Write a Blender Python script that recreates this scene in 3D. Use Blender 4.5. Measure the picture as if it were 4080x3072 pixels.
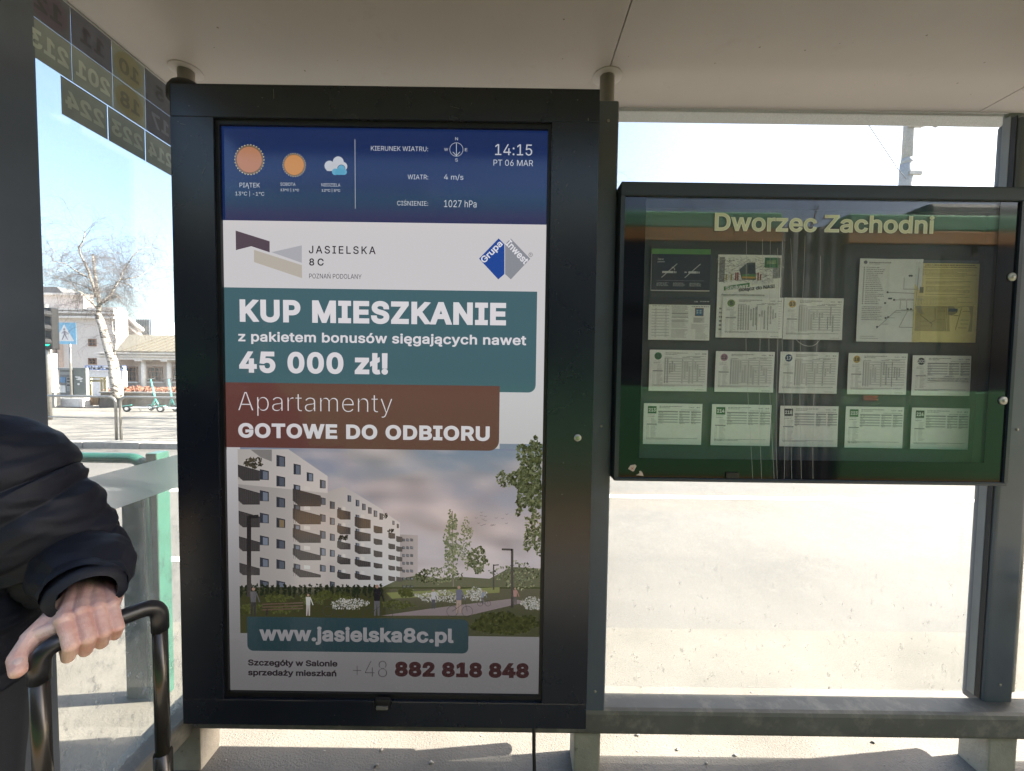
import bpy, bmesh, math, random
from mathutils import Vector, Matrix, noise
random.seed(7)
PI = math.pi
scn = bpy.context.scene
for o in list(bpy.data.objects): bpy.data.objects.remove(o)
# ------------------------------------------------------------------ camera, sky, sun, exposure
CAMH = 1.5
FPX = 1620.0                       # focal length in pixels of the 4080 px wide photograph
pitch, yaw, roll = 0.0427717, 0.000589, -0.0137686
cy, sy, cp, sp, cr, sr = math.cos(yaw), math.sin(yaw), math.cos(pitch), math.sin(pitch), math.cos(roll), math.sin(roll)
fwd = Vector((sy*cp, cy*cp, -sp)); rgt = Vector((cy, -sy, 0)); dwn = fwd.cross(rgt)
r2 = rgt*cr + dwn*sr; d2 = -rgt*sr + dwn*cr
cam = bpy.data.cameras.new('camera'); camo = bpy.data.objects.new('camera', cam)
scn.collection.objects.link(camo)
camo.matrix_world = Matrix(((r2.x, -d2.x, -fwd.x, 0), (r2.y, -d2.y, -fwd.y, 0), (r2.z, -d2.z, -fwd.z, CAMH), (0, 0, 0, 1)))
cam.sensor_width = 36; cam.lens = FPX*36/4080; cam.clip_start = 0.02; cam.clip_end = 2000
scn.camera = camo
SUN_EL, SUN_AZ = math.radians(35.5), math.radians(83.9)      # azimuth clockwise from +Y: the sun stands to the right
w = bpy.data.worlds.new('World'); scn.world = w; w.use_nodes = True
nt = w.node_tree; nt.nodes.clear()
sky = nt.nodes.new('ShaderNodeTexSky'); sky.sky_type = 'NISHITA'; sky.sun_disc = False
sky.sun_elevation = SUN_EL; sky.sun_rotation = SUN_AZ; sky.air_density = 1.0; sky.dust_density = 3.5
bg = nt.nodes.new('ShaderNodeBackground'); bg.inputs[1].default_value = 0.085
wo = nt.nodes.new('ShaderNodeOutputWorld')
nt.links.new(sky.outputs[0], bg.inputs[0]); nt.links.new(bg.outputs[0], wo.inputs[0])
sun = bpy.data.lights.new('sun', 'SUN'); sun.energy = 5.0; sun.angle = math.radians(0.5); sun.color = (1, .93, .82)
suno = bpy.data.objects.new('sun', sun); scn.collection.objects.link(suno)
sd = Vector((math.cos(SUN_EL)*math.sin(SUN_AZ), math.cos(SUN_EL)*math.cos(SUN_AZ), math.sin(SUN_EL)))
suno.rotation_euler = sd.to_track_quat('Z', 'Y').to_euler()
vs = scn.view_settings; vs.view_transform = 'Standard'; vs.look = 'None'; vs.gamma = 1; vs.use_curve_mapping = False
EXPO = 2.65
vs.exposure = EXPO
scn.cycles.transparent_max_bounces = 24; scn.cycles.max_bounces = 10; scn.cycles.diffuse_bounces = 4
scn.cycles.sample_clamp_indirect = 6; scn.cycles.caustics_reflective = False; scn.cycles.caustics_refractive = False
scn.cycles.use_denoising = True

# ------------------------------------------------------------------ helpers
def ray(px, py): return r2*((px-2040)/FPX) + d2*((py-1536)/FPX) + fwd
def W(px, py, X=None, Y=None, Z=None):
    """a point measured in the photograph, placed on a plane of known depth"""
    d = ray(px, py)
    t = X/d.x if X is not None else Y/d.y if Y is not None else (Z-CAMH)/d.z
    p = d*t; p.z += CAMH
    return p
def s2l(c): return c/12.92 if c <= .04045 else ((c+.055)/1.055)**2.4
def C8(r, g, b): return (s2l(r/255), s2l(g/255), s2l(b/255))
COL = scn.collection
def tagp(o, label=None, cat=None, group=None, kind=None):
    if label: o['label'] = label
    if cat: o['category'] = cat
    if group: o['group'] = group
    if kind: o['kind'] = kind
    return o
OFF = {}
def thing(name, label, cat, loc=(0, 0, 0), group=None):
    o = bpy.data.objects.new(name, None); COL.objects.link(o); o.location = loc; o.empty_display_size = .1
    OFF[o.name] = Vector(loc); return tagp(o, label, cat, group)
def link(name, me, m=None, parent=None, smooth=False):
    o = bpy.data.objects.new(name, me); COL.objects.link(o)
    if m is not None and not me.materials: me.materials.append(m)
    if smooth:
        me.polygons.foreach_set('use_smooth', [True]*len(me.polygons))
    if parent is not None:
        o.parent = parent
        off = OFF.get(parent.name, Vector()); OFF[o.name] = off
        if off.length > 0: me.transform(Matrix.Translation(-off))
    return o
class MB:
    def __init__(s): s.bm = bmesh.new()
    def box(s, x0, x1, y0, y1, z0, z1, bev=0, rot=None, seg=2):
        x0, x1 = min(x0, x1), max(x0, x1); y0, y1 = min(y0, y1), max(y0, y1); z0, z1 = min(z0, z1), max(z0, z1)
        g = bmesh.ops.create_cube(s.bm, size=1)['verts']
        c = Vector(((x0+x1)/2, (y0+y1)/2, (z0+z1)/2))
        for v in g:
            p = Vector((v.co.x*(x1-x0), v.co.y*(y1-y0), v.co.z*(z1-z0)))
            v.co = (rot @ p if rot else p) + c
        if bev:
            es = list({e for v in g for e in v.link_edges})
            bmesh.ops.bevel(s.bm, geom=es, offset=bev, segments=seg, affect='EDGES', profile=.7)
        return s
    def prism(s, pts, d):                   # polygon of 3D points pushed along d
        a = [s.bm.verts.new(p) for p in pts]; b = [s.bm.verts.new(Vector(p)+Vector(d)) for p in pts]
        s.bm.faces.new(a); s.bm.faces.new(b[::-1])
        n = len(a)
        for i in range(n): s.bm.faces.new((a[i], b[i], b[(i+1) % n], a[(i+1) % n]))
        return s
    def quad(s, *p):
        s.bm.faces.new([s.bm.verts.new(q) for q in p]); return s
    def tube(s, pts, r, n=12, cap=True, flat=None):
        pts = [Vector(p) for p in pts]
        rs = r if isinstance(r, (list, tuple)) else [r]*len(pts)
        rings = []; up = None
        for i, p in enumerate(pts):
            t = (pts[min(i+1, len(pts)-1)] - pts[max(i-1, 0)]).normalized()
            if up is None:
                up = Vector((0, 0, 1)) if abs(t.z) < .9 else Vector((0, 1, 0))
            a = (up - t*up.dot(t)).normalized(); up = a; b = t.cross(a)
            ring = []
            for k in range(n):
                th = 2*PI*k/n
                fa = flat if flat else 1
                ring.append(s.bm.verts.new(p + a*math.cos(th)*rs[i]*fa + b*math.sin(th)*rs[i]))
            rings.append(ring)
        for A, B in zip(rings, rings[1:]):
            for k in range(n): s.bm.faces.new((A[k], A[(k+1) % n], B[(k+1) % n], B[k]))
        if cap:
            s.bm.faces.new(rings[0][::-1]); s.bm.faces.new(rings[-1])
        return s
    def lathe(s, prof, c, axis='Z', n=24):
        rings = []
        for r, h in prof:
            ring = []
            for k in range(n):
                th = 2*PI*k/n; u, v = r*math.cos(th), r*math.sin(th)
                p = {'Z': (u, v, h), 'Y': (u, h, v), 'X': (h, u, v)}[axis]
                ring.append(s.bm.verts.new(Vector(c)+Vector(p)))
            rings.append(ring)
        for A, B in zip(rings, rings[1:]):
            for k in range(n): s.bm.faces.new((A[k], A[(k+1) % n], B[(k+1) % n], B[k]))
        s.bm.faces.new(rings[0][::-1]); s.bm.faces.new(rings[-1])
        return s
    def mesh(s, name='m'):
        bmesh.ops.recalc_face_normals(s.bm, faces=s.bm.faces)
        me = bpy.data.meshes.new(name); s.bm.to_mesh(me); s.bm.free(); return me
    def build(s, name, m, parent=None, smooth=False, label=None):
        o = link(name, s.mesh(name), m, parent, smooth)
        if label: o['label'] = label
        return o
def arc(pts, r, n=5):                        # round the inner corners of a polyline
    pts = [Vector(p) for p in pts]; out = [pts[0]]
    for i in range(1, len(pts)-1):
        a = (pts[i-1]-pts[i]).normalized(); b = (pts[i+1]-pts[i]).normalized()
        p0 = pts[i]+a*r; p2 = pts[i]+b*r
        for k in range(n+1):
            t = k/n; out.append(p0*(1-t)**2 + pts[i]*2*t*(1-t) + p2*t*t)
    out.append(pts[-1]); return out

# ------------------------------------------------------------------ materials
def newmat(name):
    m = bpy.data.materials.new(name); m.use_nodes = True; nt = m.node_tree; nt.nodes.clear()
    out = nt.nodes.new('ShaderNodeOutputMaterial'); return m, nt, out
def N(nt, t, **kw):
    n = nt.nodes.new(t)
    for k, v in kw.items():
        if k.startswith('i_'): n.inputs[k[2:].replace('_', ' ')].default_value = v
        else: setattr(n, k, v)
    return n
def coords(nt, scale=1, stretch=None):
    g = N(nt, 'ShaderNodeNewGeometry')
    mp = N(nt, 'ShaderNodeMapping'); nt.links.new(g.outputs['Position'], mp.inputs[0])
    s = stretch or (1, 1, 1); mp.inputs['Scale'].default_value = tuple(scale*a for a in s)
    return mp
def mat(name, col, rough=.5, metal=0, var=.15, vscale=8, bump=0, bscale=60, coat=0, dirt=None, dscale=20, dthr=(.58, .7), spec=.5, stretch=None, rvar=0):
    m, nt, out = newmat(name); L = nt.links.new
    b = N(nt, 'ShaderNodeBsdfPrincipled'); L(b.outputs[0], out.inputs[0])
    b.inputs['Metallic'].default_value = metal; b.inputs['Specular IOR Level'].default_value = spec
    b.inputs['Roughness'].default_value = rough; b.inputs['Coat Weight'].default_value = coat; b.inputs['Coat Roughness'].default_value = .08
    mp = coords(nt, vscale, stretch)
    n1 = N(nt, 'ShaderNodeTexNoise', i_Scale=1.0, i_Detail=6.0, i_Roughness=.6); L(mp.outputs[0], n1.inputs['Vector'])
    r = N(nt, 'ShaderNodeValToRGB'); L(n1.outputs[0], r.inputs[0])
    r.color_ramp.elements[0].position = .3; r.color_ramp.elements[1].position = .7
    r.color_ramp.elements[0].color = (*[c*(1-var) for c in col], 1); r.color_ramp.elements[1].color = (*[min(1, c*(1+var)) for c in col], 1)
    last = r.outputs[0]
    if dirt:
        mp2 = coords(nt, dscale, stretch)
        n2 = N(nt, 'ShaderNodeTexNoise', i_Scale=1.0, i_Detail=8.0, i_Roughness=.7); L(mp2.outputs[0], n2.inputs['Vector'])
        r2_ = N(nt, 'ShaderNodeValToRGB'); L(n2.outputs[0], r2_.inputs[0])
        r2_.color_ramp.elements[0].position = dthr[0]; r2_.color_ramp.elements[1].position = dthr[1]
        mx = N(nt, 'ShaderNodeMixRGB'); L(r2_.outputs[0], mx.inputs[0]); L(last, mx.inputs[1]); mx.inputs[2].default_value = (*dirt, 1)
        last = mx.outputs[0]
    L(last, b.inputs['Base Color'])
    if rvar:
        mr = N(nt, 'ShaderNodeMapRange'); L(n1.outputs[0], mr.inputs[0])
        mr.inputs[3].default_value = max(.02, rough-rvar); mr.inputs[4].default_value = min(1, rough+rvar); L(mr.outputs[0], b.inputs['Roughness'])
    if bump:
        mp3 = coords(nt, bscale)
        n3 = N(nt, 'ShaderNodeTexNoise', i_Scale=1.0, i_Detail=5.0, i_Roughness=.65); L(mp3.outputs[0], n3.inputs['Vector'])
        bp = N(nt, 'ShaderNodeBump'); bp.inputs['Strength'].default_value = min(1, bump); bp.inputs['Distance'].default_value = .01*bump if bump > 0 else 0
        L(n3.outputs[0], bp.inputs['Height']); L(bp.outputs[0], b.inputs['Normal'])
    return m
def glass(name, haze=.06, hazecol=(.75, .72, .66), tint=(.96, .975, .97), spots=.5, gr=0.0, sscale=14, low=None, refl=1.0, thr=(.6, .74)):
    """thin pane: mirror reflection by Fresnel, see-through body, a film of dust and stuck dirt that takes real light"""
    m, nt, out = newmat(name); L = nt.links.new
    tr = N(nt, 'ShaderNodeBsdfTransparent'); tr.inputs[0].default_value = (*tint, 1)
    gl = N(nt, 'ShaderNodeBsdfGlossy', i_Roughness=gr); fr = N(nt, 'ShaderNodeFresnel', i_IOR=1.45)
    gb = N(nt, 'ShaderNodeNewGeometry'); mi = N(nt, 'ShaderNodeMix'); L(gb.outputs['Backfacing'], mi.inputs[0]); mi.inputs[2].default_value = 1.45; mi.inputs[3].default_value = 1/1.45; L(mi.outputs[0], fr.inputs[0])
    ml = N(nt, 'ShaderNodeMath', operation='MULTIPLY'); L(fr.outputs[0], ml.inputs[0]); ml.inputs[1].default_value = refl
    m1 = N(nt, 'ShaderNodeMixShader'); L(ml.outputs[0], m1.inputs[0]); L(tr.outputs[0], m1.inputs[1]); L(gl.outputs[0], m1.inputs[2])
    df = N(nt, 'ShaderNodeBsdfDiffuse'); df.inputs[0].default_value = (*hazecol, 1)
    tl = N(nt, 'ShaderNodeBsdfTranslucent'); tl.inputs[0].default_value = (*hazecol, 1)
    m2 = N(nt, 'ShaderNodeMixShader'); m2.inputs[0].default_value = .6; L(df.outputs[0], m2.inputs[1]); L(tl.outputs[0], m2.inputs[2])
    mp = coords(nt, sscale, (1, 1, .6)); n1 = N(nt, 'ShaderNodeTexNoise', i_Scale=1.0, i_Detail=9.0, i_Roughness=.72); L(mp.outputs[0], n1.inputs['Vector'])
    r = N(nt, 'ShaderNodeValToRGB'); L(n1.outputs[0], r.inputs[0]); r.color_ramp.elements[0].position = thr[0]; r.color_ramp.elements[1].position = thr[1]
    mp2 = coords(nt, 220); n2 = N(nt, 'ShaderNodeTexNoise', i_Scale=1.0, i_Detail=2.0); L(mp2.outputs[0], n2.inputs['Vector'])
    r2_ = N(nt, 'ShaderNodeMapRange'); L(n2.outputs[0], r2_.inputs[0]); r2_.inputs[1].default_value = .3; r2_.inputs[2].default_value = .7
    r2_.inputs[3].default_value = haze*.6; r2_.inputs[4].default_value = haze*1.5
    sp_ = N(nt, 'ShaderNodeMath', operation='MULTIPLY'); L(r.outputs[0], sp_.inputs[0]); sp_.inputs[1].default_value = spots
    if low:                                 # splashed dirt gathers towards the bottom edge of the pane
        g = N(nt, 'ShaderNodeNewGeometry'); sx = N(nt, 'ShaderNodeSeparateXYZ'); L(g.outputs['Position'], sx.inputs[0])
        mr = N(nt, 'ShaderNodeMapRange'); L(sx.outputs[2], mr.inputs[0]); mr.inputs[1].default_value = low[1]; mr.inputs[2].default_value = low[0]
        mr.inputs[3].default_value = .0; mr.inputs[4].default_value = 1.0
        mm = N(nt, 'ShaderNodeMath', operation='MULTIPLY'); L(sp_.outputs[0], mm.inputs[0]); L(mr.outputs[0], mm.inputs[1]); sp_ = mm
        mh = N(nt, 'ShaderNodeMath', operation='MULTIPLY_ADD'); L(mr.outputs[0], mh.inputs[0]); mh.inputs[1].default_value = low[2]; L(r2_.outputs[0], mh.inputs[2]); r2_ = mh
    ad = N(nt, 'ShaderNodeMath', operation='ADD', use_clamp=True); L(r2_.outputs[0], ad.inputs[0]); L(sp_.outputs[0], ad.inputs[1])
    dk = N(nt, 'ShaderNodeMixRGB'); L(sp_.outputs[0], dk.inputs[0]); dk.inputs[1].default_value = (*hazecol, 1); dk.inputs[2].default_value = (.12, .10, .08, 1)
    L(dk.outputs[0], df.inputs[0]); L(dk.outputs[0], tl.inputs[0])
    m3 = N(nt, 'ShaderNodeMixShader'); L(ad.outputs[0], m3.inputs[0]); L(m1.outputs[0], m3.inputs[1]); L(m2.outputs[0], m3.inputs[2])
    L(m3.outputs[0], out.inputs[0]); return m
def printmat(name, rough=.6, spec=.3):
    m, nt, out = newmat(name); L = nt.links.new
    a = N(nt, 'ShaderNodeVertexColor', layer_name='Col'); b = N(nt, 'ShaderNodeBsdfPrincipled')
    mp = coords(nt, 40); n1 = N(nt, 'ShaderNodeTexNoise', i_Scale=1.0, i_Detail=5.0); L(mp.outputs[0], n1.inputs['Vector'])
    mr = N(nt, 'ShaderNodeMapRange'); L(n1.outputs[0], mr.inputs[0]); mr.inputs[3].default_value = .88; mr.inputs[4].default_value = 1.08
    mx = N(nt, 'ShaderNodeVectorMath', operation='SCALE'); L(a.outputs[0], mx.inputs[0]); L(mr.outputs[0], mx.inputs['Scale'])
    L(mx.outputs[0], b.inputs['Base Color'])
    b.inputs['Roughness'].default_value = rough; b.inputs['Specular IOR Level'].default_value = spec; L(b.outputs[0], out.inputs[0]); return m
def screenmat(name):
    """LCD: gives off its picture; viewing-angle falloff is painted into the glow, weaker towards the lower edge; clear cover glass on top"""
    m, nt, out = newmat(name); L = nt.links.new
    a = N(nt, 'ShaderNodeVertexColor', layer_name='Col'); b = N(nt, 'ShaderNodeBsdfPrincipled')
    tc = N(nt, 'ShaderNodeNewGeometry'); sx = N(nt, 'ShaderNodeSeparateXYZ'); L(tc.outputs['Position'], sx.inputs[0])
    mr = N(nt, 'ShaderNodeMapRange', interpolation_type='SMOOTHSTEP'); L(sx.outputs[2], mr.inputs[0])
    mr.inputs[1].default_value = .45; mr.inputs[2].default_value = 1.65; mr.inputs[3].default_value = .21; mr.inputs[4].default_value = .98  # painted dimming of the glow with height, in place of viewing-angle falloff
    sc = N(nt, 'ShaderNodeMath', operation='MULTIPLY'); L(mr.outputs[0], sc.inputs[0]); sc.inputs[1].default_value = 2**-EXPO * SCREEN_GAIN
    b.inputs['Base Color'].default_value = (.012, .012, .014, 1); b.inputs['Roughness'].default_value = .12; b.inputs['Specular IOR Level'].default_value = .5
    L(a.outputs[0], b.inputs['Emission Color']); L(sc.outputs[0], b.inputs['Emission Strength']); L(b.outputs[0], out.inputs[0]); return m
SCREEN_GAIN = .92
M = {}
M['asphalt'] = mat('asphalt', (.15, .137, .115), .8, var=.25, vscale=2.2, bump=.7, bscale=130, dirt=(.10, .09, .075), dscale=70, dthr=(.55, .72))
M['darkasphalt'] = mat('dark_platform_asphalt', (.15, .14, .125), .85, var=.2, vscale=4, bump=.5)
M['road'] = mat('road_asphalt', (.11, .104, .095), .75, var=.15, vscale=1.2, bump=.6, bscale=110, dirt=(.14, .132, .12), dscale=7, dthr=(.5, .8))
M['paint'] = mat('road_paint', (.75, .74, .70), .6, var=.12, vscale=12)
M['paver'] = mat('paving_slabs', (.20, .185, .16), .8, var=.15, vscale=1.5, bump=.4)
M['tactile'] = mat('yellow_tactile_paving', (.30, .18, .07), .7, var=.15, vscale=5, bump=.4)
M['kerb'] = mat('kerb_granite', (.26, .25, .23), .8, var=.2, vscale=9, bump=.4)
M['concrete'] = mat('concrete', (.36, .32, .26), .8, var=.2, vscale=7, bump=.5, dirt=(.10, .08, .06), dscale=18, dthr=(.62, .7))
M['ceiling'] = mat('ceiling_panel_paint', (.31, .294, .28), .5, var=.06, vscale=1.6, spec=.3, rvar=.06, dirt=(.26, .24, .22), dscale=9, dthr=(.6, .85))
M['steel'] = mat('brushed_steel', (.36, .33, .28), .4, metal=.45, var=.12, vscale=14, stretch=(1, 1, .1), rvar=.1)
M['grey'] = mat('grey_powder_coat', (.105, .122, .145), .38, var=.1, vscale=5, dirt=(.16, .15, .13), dscale=25, dthr=(.66, .8), rvar=.08)
M['lightgrey'] = mat('light_grey_profile', (.23, .245, .25), .4, var=.1, vscale=6, rvar=.06)
M['railmat'] = mat('dusty_rail_paint', (.14, .132, .115), .48, var=.15, vscale=8, dirt=(.30, .27, .22), dscale=12, dthr=(.5, .75))
M['black'] = mat('black_rubber', (.02, .02, .022), .6, var=.2)
M['panel'] = mat('black_gloss_enamel', (.012, .015, .022), .27, var=.1, vscale=3, dirt=(.03, .028, .025), dscale=40, dthr=(.72, .8), rvar=.05, spec=.6)
M['bezel'] = mat('matte_black_bezel', (.006, .006, .007), .45, var=.2)
M['case'] = mat('case_frame_enamel', (.035, .045, .06), .3, var=.1, vscale=6, rvar=.05)
M['caseback'] = mat('case_back_board', (.07, .078, .078), .6, var=.06, vscale=3)
M['glassborder'] = mat('black_printed_glass_border', (.008, .009, .012), .06, var=.1)
M['glass_back'] = glass('dusty_back_glass', haze=.09, spots=.85, low=(.25, .95, .12), sscale=34, thr=(.60, .72))
M['glass_side'] = glass('dusty_side_glass', haze=.05, spots=.6, low=(.2, 1.3, .07), sscale=34, thr=(.52, .68))
M['glass_case'] = glass('case_door_glass', haze=.012, spots=.03, sscale=6, refl=1.0, tint=(.99, .995, .99))
def frostmat():
    m, nt, out = newmat('frosted_film'); L = nt.links.new
    rf = N(nt, 'ShaderNodeBsdfRefraction', i_IOR=1.12, i_Roughness=.55); rf.inputs[0].default_value = (.9, .91, .91, 1)
    tl = N(nt, 'ShaderNodeBsdfTranslucent'); tl.inputs[0].default_value = (.8, .82, .82, 1); df = N(nt, 'ShaderNodeBsdfDiffuse'); df.inputs[0].default_value = (.75, .77, .78, 1); tr = N(nt, 'ShaderNodeBsdfTransparent')
    a = N(nt, 'ShaderNodeMixShader'); a.inputs[0].default_value = .5; L(tl.outputs[0], a.inputs[1]); L(df.outputs[0], a.inputs[2])
    b = N(nt, 'ShaderNodeMixShader'); b.inputs[0].default_value = .4; L(rf.outputs[0], b.inputs[1]); L(a.outputs[0], b.inputs[2])
    c = N(nt, 'ShaderNodeMixShader'); c.inputs[0].default_value = .22; L(b.outputs[0], c.inputs[1]); L(tr.outputs[0], c.inputs[2]); L(c.outputs[0], out.inputs[0]); return m
M['frost'] = frostmat()
M['lens'] = glass('clear_cover', haze=.01, spots=0)
M['green'] = mat('green_enamel', (.022, .085, .06), .28, var=.15, vscale=9, dirt=(.05, .12, .08), dscale=30, dthr=(.6, .7), coat=.4)
M['darkpost'] = mat('dark_green_and_post_shade', (.03, .045, .035), .35, var=.3, vscale=14)
M['galv'] = mat('galvanised_tube', (.30, .29, .27), .4, metal=.6, var=.15, vscale=10)
M['chrome'] = mat('chrome_lock', (.45, .44, .38), .42, metal=.5, var=.08)
M['lockgreen'] = mat('lock_core', (.30, .38, .16), .5)
M['print'] = printmat('printed_ink')
M['letters'] = mat('cream_sticker_letters', (.68, .70, .50), .5, var=.05)
M['letteredge'] = mat('pale_letter_rim', (.88, .90, .76), .5, var=.03)

# ------------------------------------------------------------------ flat print: shapes and lettering on a plane
TXT = {}
import os
FONT = None
try:                                          # the plain sans that ships inside Blender; the built-in face stands in if it is absent
    FONT = bpy.data.fonts.load(os.path.join(bpy.utils.system_resource('DATAFILES'), 'fonts', 'Inter.woff2'))
except Exception:
    FONT = None
def text_geo(body, wt=0.0, space=1.0):
    """lettering outlines; every contour is filled by itself with the holes it encloses"""
    k = (body, wt, space); dl = wt
    if k in TXT: return TXT[k]
    c = bpy.data.curves.new('t', 'FONT'); c.body = body; c.space_character = space; c.resolution_u = 4; c.fill_mode = 'NONE'
    if FONT: c.font = FONT
    o = bpy.data.objects.new('t', c); COL.objects.link(o)
    bpy.context.view_layer.update()
    dg = bpy.context.evaluated_depsgraph_get(); e = o.evaluated_get(dg); me = e.to_mesh()
    P_ = [(v.co.x, v.co.y) for v in me.vertices]; nb = {}
    for ed in me.edges:
        i, j = ed.vertices; nb.setdefault(i, []).append(j); nb.setdefault(j, []).append(i)
    e.to_mesh_clear(); bpy.data.objects.remove(o); bpy.data.curves.remove(c)
    seen = set(); loops = []
    for s0 in sorted(nb):
        if s0 in seen: continue
        lp = [s0]; seen.add(s0); cur = s0
        while True:
            nx_ = [n for n in nb[cur] if n not in seen]
            if not nx_: break
            cur = min(nx_) if len(lp) == 1 else nx_[0]; seen.add(cur); lp.append(cur)
        q_ = []
        for i in lp:
            if not q_ or (abs(P_[i][0]-q_[-1][0])+abs(P_[i][1]-q_[-1][1])) > 1e-6: q_.append(P_[i])
        if len(q_) > 2: loops.append(q_)
    area = lambda L_: sum(L_[i-1][0]*L_[i][1]-L_[i][0]*L_[i-1][1] for i in range(len(L_)))/2
    big = max((area(L_) for L_ in loops), key=abs); sg = 1 if big > 0 else -1
    if dl:                                       # grow or thin the strokes
        for n_, L_ in enumerate(loops):
            out = []
            for i in range(len(L_)):
                (ax, ay), (bx, by), (cx, cy_) = L_[i-1], L_[i], L_[(i+1) % len(L_)]
                l1 = math.hypot(bx-ax, by-ay) or 1e-9; l2 = math.hypot(cx-bx, cy_-by) or 1e-9
                n1 = ((by-ay)/l1, -(bx-ax)/l1); n2 = ((cy_-by)/l2, -(cx-bx)/l2)
                mx, my = n1[0]+n2[0], n1[1]+n2[1]; d_ = max(.55, 1+n1[0]*n2[0]+n1[1]*n2[1])
                out.append((bx+sg*dl*mx/d_, by+sg*dl*my/d_))
            loops[n_] = out
    from mathutils.geometry import delaunay_2d_cdt
    bb = sorted(((min(p[0] for p in L_), max(p[0] for p in L_), L_) for L_ in loops), key=lambda t: t[0]); groups_ = []
    for lo, hi, L_ in bb:
        if groups_ and lo < groups_[-1][1]: groups_[-1][1] = max(groups_[-1][1], hi); groups_[-1][2].append(L_)
        else: groups_.append([lo, hi, [L_]])
    vs_, fs = [], []
    for _, _, LL in groups_:
        vv, ee = [], []
        for L_ in LL:
            b = len(vv); vv += [Vector(p) for p in L_]; ee += [(b+i, b+(i+1) % len(L_)) for i in range(len(L_))]
        ov, _e, of, *_r = delaunay_2d_cdt(vv, ee, [], 0, 1e-6)
        b = len(vs_); vs_ += [(p[0], p[1]) for p in ov]
        for t in of:
            cx = sum(ov[i][0] for i in t)/len(t); cy_ = sum(ov[i][1] for i in t)/len(t); wn = 0
            for i, j in ee:
                (x1, y1), (x2, y2) = vv[i], vv[j]
                if (y1 > cy_) != (y2 > cy_) and cx < (x2-x1)*(cy_-y1)/(y2-y1)+x1: wn += 1 if y2 > y1 else -1
            if wn != 0: fs.append(tuple(b+i for i in t))
    used = {i for t in fs for i in t}; mp_ = {o_: n_ for n_, o_ in enumerate(sorted(used))}
    vs_ = [vs_[i] for i in sorted(used)]; fs = [tuple(mp_[i] for i in t) for t in fs]
    xs = [v[0] for v in vs_]; ys = [v[1] for v in vs_]
    x0, x1, y0, y1 = min(xs), max(xs), min(ys), max(ys)
    TXT[k] = ([((x-x0)/(x1-x0), (y-y0)/(y1-y0)) for x, y in vs_], fs, (x1-x0)/(y1-y0)); return TXT[k]
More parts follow.
